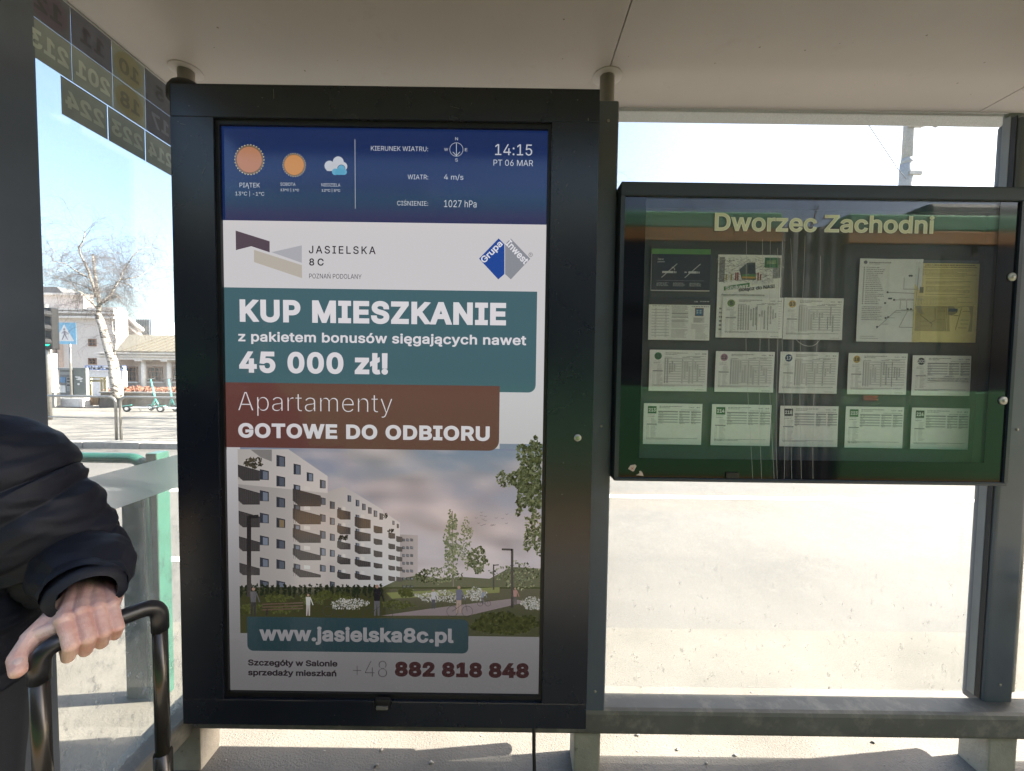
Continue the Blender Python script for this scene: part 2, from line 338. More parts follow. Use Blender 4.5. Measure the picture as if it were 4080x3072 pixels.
class Print:
    """a stack of flat shapes; f maps (u, v, lift) to world"""
    def __init__(s, f, step=.00025): s.f = f; s.v = []; s.fc = []; s.c = []; s.step = step
    def poly(s, pts, col, lay=1):
        b = len(s.v)
        for u, v in pts: s.v.append(s.f(u, v, lay*s.step))
        s.fc.append(tuple(range(b, b+len(pts)))); s.c.append([col]*len(pts))
    def grad(s, pts, cols, lay=1):
        b = len(s.v)
        for u, v in pts: s.v.append(s.f(u, v, lay*s.step))
        s.fc.append(tuple(range(b, b+len(pts)))); s.c.append(cols)
    def rect(s, x0, y0, x1, y1, col, lay=1): s.poly([(x0, y0), (x1, y0), (x1, y1), (x0, y1)], col, lay)
    def rrect(s, x0, y0, x1, y1, r, col, lay=1, corners=(1, 1, 1, 1)):
        pts = []
        for (cx, cy_, a0, on) in ((x0, y0, PI, corners[0]), (x1, y0, -PI/2, corners[1]), (x1, y1, 0, corners[2]), (x0, y1, PI/2, corners[3])):
            if not on: pts.append((cx, cy_)); continue
            ox = cx + (r if cx == x0 else -r) * (1 if x1 > x0 else 1); oy = cy_ + (r if cy_ == y0 else -r)
            for k in range(7):
                a = a0 + k*PI/12; pts.append((ox+r*math.cos(a), oy+r*math.sin(a)))
        s.poly(pts, col, lay)
    def disc(s, cx, cy_, r, col, lay=1, n=28, ry=None, teeth=0):
        pts = []
        for k in range(n):
            a = 2*PI*k/n; rr = r*(1 - (.09 if teeth and k % 2 else 0)); pts.append((cx+rr*math.cos(a), cy_+(ry or r)/r*rr*math.sin(a)))
        s.poly(pts, col, lay)
    def ring(s, cx, cy_, r, wd, col, lay=1, n=32):
        for k in range(n):
            a, b = 2*PI*k/n, 2*PI*(k+1)/n
            s.poly([(cx+(r-wd)*math.cos(a), cy_+(r-wd)*math.sin(a)), (cx+r*math.cos(a), cy_+r*math.sin(a)), (cx+r*math.cos(b), cy_+r*math.sin(b)), (cx+(r-wd)*math.cos(b), cy_+(r-wd)*math.sin(b))], col, lay)
    def line(s, x0, y0, x1, y1, wd, col, lay=1):
        dx, dy = x1-x0, y1-y0; l = math.hypot(dx, dy) or 1; nx, ny = -dy/l*wd/2, dx/l*wd/2
        s.poly([(x0+nx, y0+ny), (x1+nx, y1+ny), (x1-nx, y1-ny), (x0-nx, y0-ny)], col, lay)
    def text(s, body, x0, y0, x1, y1, col, lay=2, wt=0.0, space=1.0, mirror=False, rot=0):
        """ink box: left, top, right, bottom"""
        vv, fs, asp = text_geo(body, wt, space); b = len(s.v)
        cx, cy_ = (x0+x1)/2, (y0+y1)/2; cr_, sr_ = math.cos(rot), math.sin(rot)
        for u, v in vv:
            if mirror: u = 1-u
            X = x0+(x1-x0)*u - cx; Yy = y1+(y0-y1)*v - cy_
            s.v.append(s.f(cx + X*cr_ - Yy*sr_, cy_ + X*sr_ + Yy*cr_, lay*s.step))
        for f in fs: s.fc.append(tuple(b+i for i in f)); s.c.append([col]*len(f))
    def mesh(s, name):
        me = bpy.data.meshes.new(name); me.from_pydata([tuple(v) for v in s.v], [], s.fc)
        ca = me.color_attributes.new('Col', 'FLOAT_COLOR', 'CORNER'); flat = []
        for p, cols in zip(me.polygons, s.c):
            for c in cols: flat += [c[0], c[1], c[2], 1.0]
        ca.data.foreach_set('color', flat); me.update(); return me
    def build(s, name, m, parent, label=None):
        o = link(name, s.mesh(name), m, parent)
        if label: o['label'] = label
        return o
def planeY(Y):                                # photograph pixels to the plane at depth Y
    def f(u, v, lift):
        p = W(u, v, Y=Y); p.y = Y - lift; return p
    return f
def fit_rect(px0, py0, px1, py1, Y, rot=0.0):  # a sheet hung on plane Y; unit square, v down
    a = W(px0, py0, Y=Y); b = W(px1, py1, Y=Y); c = (a+b)/2; wd, hg = b.x-a.x, a.z-b.z
    cr_, sr_ = math.cos(rot), math.sin(rot)
    def f(u, v, lift):
        x, z = (u-.5)*wd, (.5-v)*hg
        return Vector((c.x+x*cr_-z*sr_, Y-lift, c.z+x*sr_+z*cr_))
    f.c = c; f.w = wd; f.h = hg; return f
# ------------------------------------------------------------------ the ground
def gz(y):
    ks = [(-999, 0), (7.25, .05), (8.2, -.065), (13.3, -.11), (15.5, -.2), (38, -.95), (70, -1.2), (9999, -1.2)]
    if y <= 7.2: return 0
    for (a, za), (b, zb) in zip(ks, ks[1:]):
        if y <= b: return za+(zb-za)*(y-a)/(b-a)
    return -1.2
def sheet(name, x0, x1, ys, dz, m, kind='structure'):
    b = MB()
    for ya, yb in zip(ys, ys[1:]):
        b.quad((x0, ya, gz(ya)+dz), (x1, ya, gz(ya)+dz), (x1, yb, gz(yb)+dz), (x0, yb, gz(yb)+dz))
    bmesh.ops.remove_doubles(b.bm, verts=b.bm.verts, dist=1e-5)
    o = b.build(name, m); o['kind'] = kind; return o
b = MB()
b.quad((-900, -900, -.32), (900, -900, -.32), (900, -1.86, -.32), (-900, -1.86, -.32))
b.build('tram_track_bed', M['road'])['kind'] = 'structure'
sheet('ground', -900, 900, [2.0, 7.2, 7.25, 8.2, 13.3, 15.5, 38, 70, 900], -.012, M['paver'])
sheet('road', -300, 300, [2.3, 7.06], -.004, M['road'])
sheet('pavement', -300, 300, [.2, 2.3], 0, M['asphalt'])
sheet('platform_asphalt', -300, 300, [-1.2, .2], 0, M['darkasphalt'])
b = MB(); b.quad((-300, -1.56, 0), (300, -1.56, 0), (300, -1.2, 0), (-300, -1.2, 0)); b.quad((-300, -1.86, 0), (300, -1.86, 0), (300, -1.56, 0), (-300, -1.56, 0)); b.quad((-300, -1.86, 0), (300, -1.86, 0), (300, -1.86, -.32), (-300, -1.86, -.32))
b.build('tram_platform', M['tactile'])['kind'] = 'structure'
sheet('lane_marking', -40, 40, [4.70, 4.83], .0, M['paint'])
sheet('lane_edge_marking', -40, -2.2, [3.02, 3.10], .0, M['paint'])
sheet('far_pavement', -300, 300, [7.26, 8.2, 13.3, 15.5, 26], .0, M['paver'])
k = bpy.data.objects.new('kerb', None); COL.objects.link(k); k['kind'] = 'structure'
random.seed(3)
kb = MB(); kb.box(-.492, .492, 0, .2, -.05, .1, .012); km = kb.mesh('kerb_stone')
for i in range(26):
    o = link('kerb_stone', km, M['kerb'], None); o.parent = k; o.location = (-17+i, 7.06+random.uniform(-.006, .006), random.uniform(-.008, .006)); o.rotation_euler.z = random.uniform(-.006, .006)
b = MB(); b.box(9.0, 120, 7.06, 7.26, -.05, .1, .01); b.box(-120, -17.5, 7.06, 7.26, -.05, .1, .01); o = b.build('far_kerb_run', M['kerb'], k)
b = MB()                                                   # gravel, leaf bits and crumbs on the pavement
random.seed(11)
for i in range(260):
    x = random.uniform(-1.6, 2.3); y = random.uniform(1.3, 2.2); r = random.choice([.0015, .002, .003, .004])
    g = bmesh.ops.create_icosphere(b.bm, subdivisions=1, radius=r)['verts']
    for v in g: v.co = Vector((v.co.x*random.uniform(.8, 1.6)+x, v.co.y+y, max(0, v.co.z*.6+r*.3)))
tagp(b.build('gravel_crumbs', M['kerb']), 'tiny crumbs of gravel scattered on the pavement under the shelter', 'gravel', kind='stuff')
for i, (px, py, r) in enumerate([(552, 3056, .012), (1718, 3040, .007), (1520, 2990, .006), (2540, 2930, .007), (2700, 2988, .007), (2930, 3010, .007), (3480, 2960, .008), (3690, 2930, .009), (2815, 3044, .006), (1500, 3052, .008)]):
    p = W(px, py, Z=0); b = MB(); g = bmesh.ops.create_icosphere(b.bm, subdivisions=2, radius=r)['verts']
    for v in g:
        n = .75+.6*noise.noise(v.co*140+Vector((i*9, 0, 0))); v.co = Vector((v.co.x*n*1.5, v.co.y*n, v.co.z*n*.7+r*.45))
    o = b.build('pebble', mat('pebble_stone', (.2+.12*(i % 3), .19+.1*(i % 3), .17+.09*(i % 3)), .8) if i < 3 else bpy.data.materials['pebble_stone'], smooth=True); o.location = p
    if i == 0: tagp(o, 'pale crumpled pebble on the shaded pavement by the left concrete foot', 'pebble')
    else: tagp(o, ['', 'dark pebble right of the middle of the display panel, near the frame edge', 'tiny pebble below the bottom edge of the display panel, close to its cable', 'small pebble just right of the middle foot, under the rail', 'pebble in the sunlit strip a step right of the middle foot', 'pebble in the sunlit strip between the feet, left of centre', 'pebble in the sunlit strip halfway between the two right feet', 'largest dark pebble just left of the right foot', 'pebble lying on the shadow edge right of the middle foot', 'tiny shaded pebble below the display panel, farthest toward the viewer'][i], 'pebble', 'pebbles on the pavement')

# ------------------------------------------------------------------ the shelter
SH = thing('tram_stop_shelter', 'grey steel and glass tram stop shelter with flat pale ceiling above everything', 'shelter')
xs = [-1.375, .342, 1.942, 3.542, 5.142, 6.742, 8.342]
for a, c in zip(xs, xs[1:]):
    MB().box(a+.0015, c-.0015, .30, 1.757, 2.6, 2.62, .001, seg=1).build('ceiling_panel', M['ceiling'], SH)
MB().box(-1.41, 8.38, .27, 1.85, 2.64, 2.74, .015).box(-1.37, 8.34, .31, 1.8, 2.622, 2.638).build('roof_shell', M['grey'], SH)
MB().box(-1.41, 8.38, 1.76, 1.84, 2.588, 2.639, .006).build('roof_edge_profile', M['lightgrey'], SH)
MB().box(-1.41, 8.38, .27, .298, 2.57, 2.639, .006).build('roof_edge_profile', M['grey'], SH)
MB().box(-1.405, -1.377, .3, 1.757, 2.592, 2.639, .004).build('side_trim', mat('pale_aluminium_trim', (.55, .56, .55), .35, metal=.3), SH)
for i, x in enumerate([-1.24, .343, 1.99, 3.59, 5.19, 6.79]):
    p = MB().tube([(x, 1.577, .25), (x, 1.577, 2.6)], .0275, 24).build('post', M['steel'], SH, True)
    MB().lathe([(.053, 2.597), (.055, 2.5985), (.055, 2.5998)], (x, 1.577, 0), n=40).build('flange', M['ceiling'], p, True)
MB().box(.245, .355, 1.43, 1.50, .232, 2.42, .01, seg=3).build('column', M['grey'], SH)
MB().box(1.802, 1.915, 1.487, 1.565, .232, 2.425, .018, seg=5).build('column', M['grey'], SH)
MB().box(1.806, 1.85, 1.5405, 1.5475, .266, 2.46).build('glazing_profile', M['lightgrey'], SH)
MB().box(1.7965, 1.83, 1.514, 1.54, .266, 2.44, .002).build('glazing_profile', M['lightgrey'], SH)
MB().box(1.7975, 1.8015, 1.497, 1.5135, .266, 2.43).build('gasket', M['black'], SH)
for x in (3.46, 5.06, 6.66): MB().box(x, x+.12, 1.43, 1.56, .232, 2.425, .03, seg=3).build('column', M['grey'], SH)
MB().box(-1.31, -1.214, .905, 1.064, .0, 2.6, .008, seg=3).build('end_post', M['grey'], SH)
MB().box(-1.14, 8.3, 1.425, 1.515, .166, .262, .028, seg=4).build('bottom_rail', M['railmat'], SH)
MB().box(-1.262, -1.158, 1.0, 1.6, .135, .225, .02, seg=3).build('side_rail', M['railmat'], SH)
for x0, x1, y0 in ((-1.25, -1.128, 1.44), (.247, .345, 1.44), (1.782, 1.888, 1.445), (3.46, 3.56, 1.44), (5.06, 5.16, 1.44), (6.66, 6.76, 1.44)):
    MB().box(x0, x1, y0, y0+.10, -.01, .166, .008).build('foot', M['concrete'], SH)
for x0, x1 in ((-1.19, .25), (.357, 1.83), (1.93, 3.455), (3.585, 5.055), (5.185, 6.655)):
    MB().box(x0, x1, 1.548, 1.556, .255, 2.47).build('glass_pane', M['glass_back'], SH)
MB().box(-1.224, -1.216, 1.063, 1.498, .222, 2.467).build('glass_pane', M['glass_side'], SH)
MB().box(-1.2156, -1.2142, 1.063, 1.497, 1.05, 1.168).build('frosted_band', M['frost'], SH)
# seat bracket on the right column
MB().tube([(1.93, 1.42, .30), (1.93, 1.42, .83)], .014, 12).build('seat_bracket', M['grey'], SH, True)
for z in (.70, .36):
    MB().box(1.925, 2.3, 1.405, 1.42, z-.03, z+.01, .003, rot=Matrix.Rotation(.22, 3, 'Y')).build('seat_arm', M['grey'], SH)
for z in (.60, .43):
    MB().lathe([(.008, 0), (.008, .012)], (1.944, 1.42, z), 'X', 10).build('bolt', M['steel'], SH, True)
# route number stickers on the side glass: seen from behind, so the figures read backwards
ycol = [1.063, 1.148, 1.262, 1.372, 1.484]; zrow = [2.466, 2.367, 2.266, 2.163]
tile_y = [[('12', 0, (.068, .068, .074)), ('11', 1, (.062, .062, .072)), ('10', 2, (.115, .12, .10)), ('5', 3, (.06, .06, .065))],
          [('213', 0, (.125, .135, .122)), ('201', 1, (.125, .135, .122)), ('18', 2, (.13, .135, .11)), ('17', 3, (.055, .057, .066))]]
def side_print(y0, y1, z0, z1):
    def f(u, v, lift): return Vector((-1.2148+lift, y0+(y1-y0)*u, z1+(z0-z1)*v))
    return f
def filmmat():
    m, nt, out = newmat('sticker_film'); L = nt.links.new; a = N(nt, 'ShaderNodeVertexColor', layer_name='Col')
    mp = coords(nt, 25); n1 = N(nt, 'ShaderNodeTexNoise', i_Scale=1.0, i_Detail=5.0); L(mp.outputs[0], n1.inputs['Vector'])
    mr = N(nt, 'ShaderNodeMapRange'); L(n1.outputs[0], mr.inputs[0]); mr.inputs[3].default_value = .8; mr.inputs[4].default_value = 1.2
    mx = N(nt, 'ShaderNodeVectorMath', operation='SCALE'); L(a.outputs[0], mx.inputs[0]); L(mr.outputs[0], mx.inputs['Scale'])
    d = N(nt, 'ShaderNodeBsdfDiffuse'); t = N(nt, 'ShaderNodeBsdfTranslucent'); L(mx.outputs[0], d.inputs[0]); L(mx.outputs[0], t.inputs[0])
    x = N(nt, 'ShaderNodeMixShader'); x.inputs[0].default_value = .12; L(d.outputs[0], x.inputs[1]); L(t.outputs[0], x.inputs[2]); L(x.outputs[0], out.inputs[0]); return m
ST = filmmat()
def sticker(num, y0, y1, z0, z1, col, circ=None, lcol=None):
    col = tuple(min(.9, c*2.3) for c in col); circ = circ and tuple(c*2 for c in circ); lcol = lcol and tuple(c*2.3 for c in lcol)
    pr = Print(side_print(y0+.0003, y1-.0003, z0+.0003, z1-.0003)); pr.rect(0, 0, 1, 1, col, 1)
    if circ: pr.disc(.5, .5, .43, circ, 2, ry=.43*1.1)
    wd = .30*len(num) - (.06 if len(num) == 3 else 0)
    pr.text(num, .5-wd/2, .27, .5+wd/2, .74, lcol or tuple(min(1, c*1.75) for c in col), 3, .03, mirror=True)
    pr.build('route_sticker', ST, SH, 'route number sticker reading %s seen from behind, on the side glass' % num)
for r, row in enumerate(tile_y):
    for num, c, col in row:
        y0 = ycol[c] if c else 1.04
        circ = (.15, .145, .10) if num in ('10', '18') else (col[0]*1.25, col[1]*1.1, col[2]*1.25) if num == '12' else None
        sticker(num, max(1.036, y0), ycol[c+1], zrow[r+1], zrow[r], col, circ, (.09, .09, .075) if num in ('10', '18') else tuple(c*.8 for c in col) if num in('12', '11', '5') else None)
for num, y0, y1 in (('224', 1.118, 1.243), ('223', 1.245, 1.367), ('214', 1.369, 1.484)):
    sticker(num, y0, y1, zrow[3], zrow[2]-.002, (.12, .13, .118))

# ------------------------------------------------------------------ the digital display
DP = thing('digital_display_panel', 'tall black display panel with a lit property advert and weather strip on its screen', 'display')
PX0, PX1, PZ0, PZ1 = -.976, .238, .415, 2.289
SX0, SX1, SZ0, SZ1 = -.845, .094, .508, 2.183
MB().box(PX0+.01, PX1-.01, 1.212, 1.60, PZ0+.004, PZ1-.008, .006).build('housing', M['panel'], DP)
g = .010
MB().box(PX0, PX1, 1.18, 1.2115, SZ1+g+.004, PZ1, .003).build('frame_top', M['panel'], DP)
MB().box(PX0, PX1, 1.18, 1.2115, PZ0, SZ0-g-.004, .003).build('frame_bottom', M['panel'], DP)
MB().box(PX0, SX0-g, 1.1804, 1.2112, SZ0-g-.004, SZ1+g+.004).build('frame_side', M['panel'], DP)
MB().box(SX1+g, PX1, 1.1804, 1.2112, SZ0-g-.004, SZ1+g+.004).build('frame_side', M['panel'], DP)
b = MB()
b.box(SX0-g, SX1+g, 1.190, 1.2115, SZ1, SZ1+g+.004); b.box(SX0-g, SX1+g, 1.190, 1.2115, SZ0-g-.004, SZ0)
b.box(SX0-g, SX0, 1.1902, 1.2115, SZ0, SZ1); b.box(SX1, SX1+g, 1.1902, 1.2115, SZ0, SZ1)
b.build('bezel', M['bezel'], DP)
lk = W(2301, 1744, Y=1.18)
o = MB().lathe([(.0108, 0), (.0108, -.004), (.009, -.006)], (lk.x, 1.1798, lk.z), 'Y', 32).build('lock', M['chrome'], DP, True)
MB().lathe([(.0062, -.0062), (.006, -.0078), (.002, -.008)], (lk.x, 1.1798, lk.z), 'Y', 24).build('keyway', M['lockgreen'], o, True)
a = W(1497, 2775, Y=1.18); c = W(1559, 2817, Y=1.18)
o = MB().box(a.x, c.x, 1.168, 1.1799, c.z, a.z, .01, seg=4).build('latch', M['bezel'], DP)
MB().box(a.x+.006, c.x-.006, 1.163, 1.1685, c.z+.004, c.z+.014, .002).build('latch_plate', M['railmat'], o)
b = MB(); cx = (W(773, 333, Y=1.30).x+W(892, 333, Y=1.30).x)/2
b.lathe([(.052, 0), (.052, .018), (.050, .030), (.042, .044), (.028, .054), (.01, .058)], (cx-.03, 1.255, PZ1-.006), 'Z', 32)
b.build('antenna_dome', M['black'], DP, True)
p = W(2125, 2915, Y=1.33)
MB().tube([(p.x, 1.33, .43), (p.x+.003, 1.33, .2), (p.x+.012, 1.34, .002)], .0065, 10).build('power_conduit', M['black'], DP, True)
# ---- screen picture, drawn in metres on the screen plane (u = X, v = -Z)
SY = 1.2
def sf(u, v, lift): return Vector((u, SY-lift, -v))
def q(px, py):
    p = W(px, py, Y=SY); return (p.x, -p.z)
def A4(x, y): return q(800+.6781*x, 400+.6781*y)
def A5(x, y): return q(800+.6781*x, 1100+.6781*y)
def A6(x, y): return q(800+.7937*x, 1750+.7937*y)
S = Print(sf, .0001)
def T(fn, body, x0, y0, x1, y1, col, lay=4, wt=0, space=1):
    a, c = fn(x0, y0), fn(x1, y1); S.text(body, a[0], a[1], c[0], c[1], col, lay, wt, space)
def PG(fn, pts, col, lay=3): S.poly([fn(*p) for p in pts], col, lay)
WHT = C8(206, 203, 205); WTX = C8(222, 218, 222); TEAL = C8(68, 100, 108); BRN = C8(104, 64, 58); NAVY = C8(15, 38, 86); INK = C8(45, 42, 45)
hb = A4(133, 704)[1]
S.rect(SX0, -SZ1, SX1, hb, NAVY, 1); S.rect(SX0, hb, SX1, -SZ0, WHT, 1)
GR = C8(190, 193, 200)
for cx, cy_, r0, col in ((286, 349, 90, C8(178, 122, 88)), (549, 380, 70, C8(196, 134, 66))):
    cc = A4(cx, cy_); rr = (A4(cx+r0, cy_)[0]-cc[0])
    S.disc(*cc, rr, C8(205, 190, 150), 2, 60, teeth=1); S.disc(*cc, rr*.93, C8(25, 30, 50), 3, 40); S.disc(*cc, rr*.89, C8(200, 170, 125), 4, 40); S.disc(*cc, rr*.87, C8(30, 26, 34), 5, 40); S.disc(*cc, rr*.83, col, 6, 40)
for x, y, r, col, l in ((808, 362, 32, GR, 2), (757, 385, 30, GR, 2), (835, 388, 26, GR, 2), (782, 392, 24, GR, 2), (826, 402, 24, NAVY, 3), (826, 403, 22, C8(92, 160, 190), 4), (790, 420, 19, C8(92, 160, 190), 4), (842, 421, 17, C8(92, 160, 190), 4), (812, 418, 20, C8(92, 160, 190), 4)):
    cc = A4(x, y); S.disc(*cc, A4(x+r, y)[0]-cc[0], col, l)
a, c = A4(740, 395), A4(840, 416); S.rect(a[0], a[1], c[0], c[1], GR, 2)
a, c = A4(788, 420), A4(846, 438); S.rect(a[0], a[1], c[0], c[1], C8(92, 160, 190), 4)
T(A4, 'PIĄTEK', 228, 484, 348, 520, GR); T(A4, '13°C | -1°C', 203, 530, 374, 567, GR)
T(A4, 'SOBOTA', 468, 483, 557, 503, GR); T(A4, '13°C | 1°C', 468, 515, 578, 539, GR, wt=.01)
T(A4, 'NIEDZIELA', 709, 487, 820, 507, GR); T(A4, '12°C | 5°C', 710, 517, 820, 542, GR, wt=.01)
T(A4, 'KIERUNEK WIATRU:', 1000, 268, 1336, 300, GR); T(A4, 'WIATR:', 1216, 436, 1336, 465, GR); T(A4, 'CIŚNIENIE:', 1154, 583, 1336, 620, GR)
T(A4, '4 m/s', 1429, 434, 1543, 471, GR); T(A4, '1027 hPa', 1430, 586, 1620, 630, GR)
for ch, x0, y0, x1, y1 in (('N', 1495, 217, 1511, 235), ('W', 1430, 280, 1453, 297), ('E', 1552, 281, 1567, 299), ('S', 1495, 341, 1510, 360)): T(A4, ch, x0, y0, x1, y1, GR)
cc = A4(1502, 289); rr = A4(1542, 289)[0]-cc[0]; S.ring(*cc, rr, rr*.06, GR, 3)
for p0, p1 in (((1502, 252), (1502, 325)), ((1481, 303), (1502, 326)), ((1523, 303), (1502, 326))): S.line(*A4(*p0), *A4(*p1), .0017, GR, 4)
S.line(*A4(906, 228), *A4(908, 637), .0013, GR, 3)
T(A4, '14:15', 1730, 257, 1947, 325, GR); T(A4, 'PT 06 MAR', 1720, 348, 1952, 387, GR)
PG(A4, [(205, 765), (405, 828), (405, 893), (297, 857), (207, 880)], C8(84, 70, 80)); PG(A4, [(415, 892), (594, 852), (594, 955)], C8(172, 172, 178))
PG(A4, [(313, 878), (594, 968), (596, 1045), (313, 950)], C8(184, 176, 165))
T(A4, 'JASIELSKA', 635, 853, 1028, 905, C8(55, 50, 55), wt=.012, space=1.25); T(A4, '8 C', 637, 928, 723, 972, C8(50, 46, 50), wt=.018)
T(A4, 'POZNAŃ PODOLANY', 637, 1010, 945, 1050, C8(70, 66, 70))
PG(A4, [(1635, 930), (1750, 811), (1784, 845), (1784, 1021), (1748, 1052)], C8(30, 70, 150)); PG(A4, [(1788, 845), (1822, 812), (1936, 931), (1822, 1052), (1788, 1021)], C8(140, 142, 150))
for wd, cxy, hw, hh, ro in (('Grupa', (1711, 893), 78, 24, -.80), ('Inwest', (1859, 891), 82, 21, .80)):
    cc = A4(*cxy); sx_ = A4(cxy[0]+hw, cxy[1])[0]-cc[0]; sy_ = A4(cxy[0], cxy[1]+hh)[1]-cc[1]
    S.text(wd, cc[0]-sx_, cc[1]-sy_, cc[0]+sx_, cc[1]+sy_, C8(225, 225, 230), 4, .02, rot=ro)
cc = A4(1938, 907); S.ring(*cc, .006, .0009, INK, 3, 18); S.text('R', cc[0]-.0022, cc[1]-.003, cc[0]+.0022, cc[1]+.003, INK, 4)
a, c = A5(139, 66), A5(1967, 685); S.rrect(SX0, a[1], c[0], c[1], .022, TEAL, 2, (0, 0, 1, 0))
T(A5, 'KUP MIESZKANIE', 228, 135, 1793, 292, WTX, 5, .038, 1.08); T(A5, 'z pakietem bonusów sięgających nawet', 220, 324, 1912, 422, WTX, 5, .020, 1.03); T(A5, '45 000 zł!', 225, 440, 1100, 580, WTX, 5, .036, 1.08)
a, c = A5(150, 624), A5(1752, 1027); S.rrect(SX0, a[1], c[0], c[1], .03, BRN, 4, (0, 0, 1, 0))
T(A5, 'Apartamenty', 220, 681, 1125, 832, WTX, 6, -.016, 1.0); T(A5, 'GOTOWE DO ODBIORU', 220, 862, 1697, 970, WTX, 6, .036, 1.08)
I0 = len(S.fc)
# the picture: sky, block of flats, gardens
def lerp(a, b, t): return tuple(x+(y-x)*t for x, y in zip(a, b))
px0, pz0 = A6(197, 30); px1, pz1 = SX1, A6(1705, 992)[1]
nx, ny = 56, 44
def skyc(i, j):
    u, v = i/nx, j/ny
    base = lerp(C8(128, 140, 160), C8(186, 178, 182), min(1, v*1.5)); n = noise.fractal(Vector((u*3.2+2, v*4.2, 0)), 1, 2, 5)
    t = max(0, min(1, (n+.1+.7*math.exp(-((u-.55)**2+(v-.25)**2)*12))*1.3)); cl = lerp(C8(150, 140, 142), C8(214, 198, 196), max(0, min(1, .5+noise.noise(Vector((u*8, v*9, 3))))))
    return lerp(base, cl, t*.85)
for i in range(nx):
    for j in range(ny):
        P_ = [(i, j), (i+1, j), (i+1, j+1), (i, j+1)]
        S.grad([(px0+(px1-px0)*a/nx, pz0+(pz1-pz0)*c*.82/ny) for a, c in P_], [skyc(*p) for p in P_], 2)
a = A6(1500, 20); S.rect(a[0], A5(1757, 1026)[1]-.0, SX1, A5(1757, 985)[1], skyc(50, 0), 2)
random.seed(5)
def wall(pts, c0, c1):
    xs_ = [p[0] for p in pts]; S.grad([A6(*p) for p in pts], [lerp(c0, c1, (p[0]-min(xs_))/(max(xs_)-min(xs_))) for p in pts], 3)
FW0, FW1 = C8(176, 168, 164), C8(200, 192, 190)
wall([(184, 50), (440, 50), (637, 185), (637, 745), (184, 745)], C8(150, 145, 142), FW0); wall([(637, 262), (722, 237), (915, 355), (915, 745), (637, 745)], FW0, FW1); wall([(915, 375), (940, 378), (1000, 420), (1000, 745), (915, 745)], FW1, FW1)
S.grad([A6(*p) for p in [(184, 50), (440, 50), (637, 185), (637, 270), (184, 225)]], [C8(182, 175, 170), C8(195, 188, 184), C8(205, 196, 192), C8(205, 196, 192), C8(182, 175, 170)], 3.5)
wall([(1000, 478), (1090, 482), (1088, 740), (1000, 742)], C8(150, 142, 142), C8(168, 158, 156)); PG(A6, [(250, 52), (357, 52), (357, 112), (300, 90)], C8(132, 128, 126), 3.8)
WN = C8(52, 55, 62); WL = C8(120, 128, 142)
def win(x0, y0, x1, y1, lit=False):
    PG(A6, [(x0, y0), (x1, y0+(x1-x0)*.22), (x1, y1), (x0, y1-(x1-x0)*.05)], WN, 4); w_ = x1-x0
    PG(A6, [(x0+w_*.34, y0+w_*.22), (x1-w_*.12, y0+w_*.32), (x1-w_*.12, y1-3), (x0+w_*.34, y1-4)], C8(128, 112, 86) if lit else lerp(WL, WN, random.random()*.7), 5)
def winset(x0, x1, ys_, lit=.03):
    for y0, y1 in ys_: win(x0, y0, x1, y1, random.random() < lit)
winset(380, 424, [(78, 138), (182, 238), (288, 343), (393, 445), (500, 550), (602, 652), (708, 745)])
winset(466, 502, [(122, 178)]); winset(532, 565, [(165, 212)])
winset(598, 627, [(202, 247), (290, 330), (374, 415), (457, 500), (543, 585), (628, 665)]); winset(648, 673, [(310, 350), (392, 430), (472, 510), (553, 590), (632, 668), (712, 742)], .12)
winset(297, 342, [(150, 205), (255, 312), (368, 422), (482, 533), (592, 642), (705, 742)])
for x, y in ((737, 280), (778, 303), (810, 322), (840, 340), (868, 356), (897, 370)): win(x, y, x+18, y+34)
for x, y in ((962, 408), (984, 424)): win(x, y, x+11, y+22)
for k in range(7):
    for x in (1012, 1032, 1052): win(x, 497+k*39, x+14, 497+k*39+16)
def balc(x0, x1, tops, dep, door=True):
    for y0, y1 in tops:
        if door: win(x0+4, y0-22*(x1-x0)/140, x0+4+(x1-x0)*.24, y0+8); PG(A6, [(x0+(x1-x0)*.4, y0-14), (x0+(x1-x0)*.62, y0-10), (x0+(x1-x0)*.62, y0+8), (x0+(x1-x0)*.4, y0+6)], C8(205, 198, 192), 5)
        s_ = (x1-x0)*dep
        PG(A6, [(x0, y0), (x1-s_*0, y0+s_), (x1, y1), (x0+(x1-x0)*.25, y1), (x0, y1-s_*.8)], C8(60, 56, 56), 6); S.line(*A6(x0, y0), *A6(x1, y0+s_), .0016, C8(38, 36, 38), 7)
        n_ = int((x1-x0)/9)
        for k_ in range(n_):
            xx = x0+(x1-x0)*(k_+.5)/n_; S.line(*A6(xx, y0+s_*(k_+.5)/n_+2), *A6(xx, y1-6), .0009, C8(88, 82, 80), 7)
balc(184, 297, [(128, 208), (240, 328), (358, 442), (486, 562), (618, 682)], .28, False); balc(462, 603, [(248, 337), (348, 427), (447, 520), (548, 607), (645, 693)], .26)
balc(685, 752, [(352, 403), (432, 477), (512, 553), (588, 628), (665, 702)], .2); balc(773, 853, [(390, 447), (460, 512), (532, 576), (602, 640), (673, 706)], .2)
balc(868, 912, [(434, 472), (498, 530), (558, 592), (620, 648), (680, 710)], .2, False); balc(942, 976, [(468, 499), (523, 552), (580, 606), (633, 658), (686, 712)], .2, False); balc(981, 1012, [(486, 516), (537, 564), (588, 613), (638, 662), (690, 714)], .2, False)
PG(A6, [(184, 742), (1760, 742), (1716, 993), (197, 975)], C8(66, 66, 42), 4)
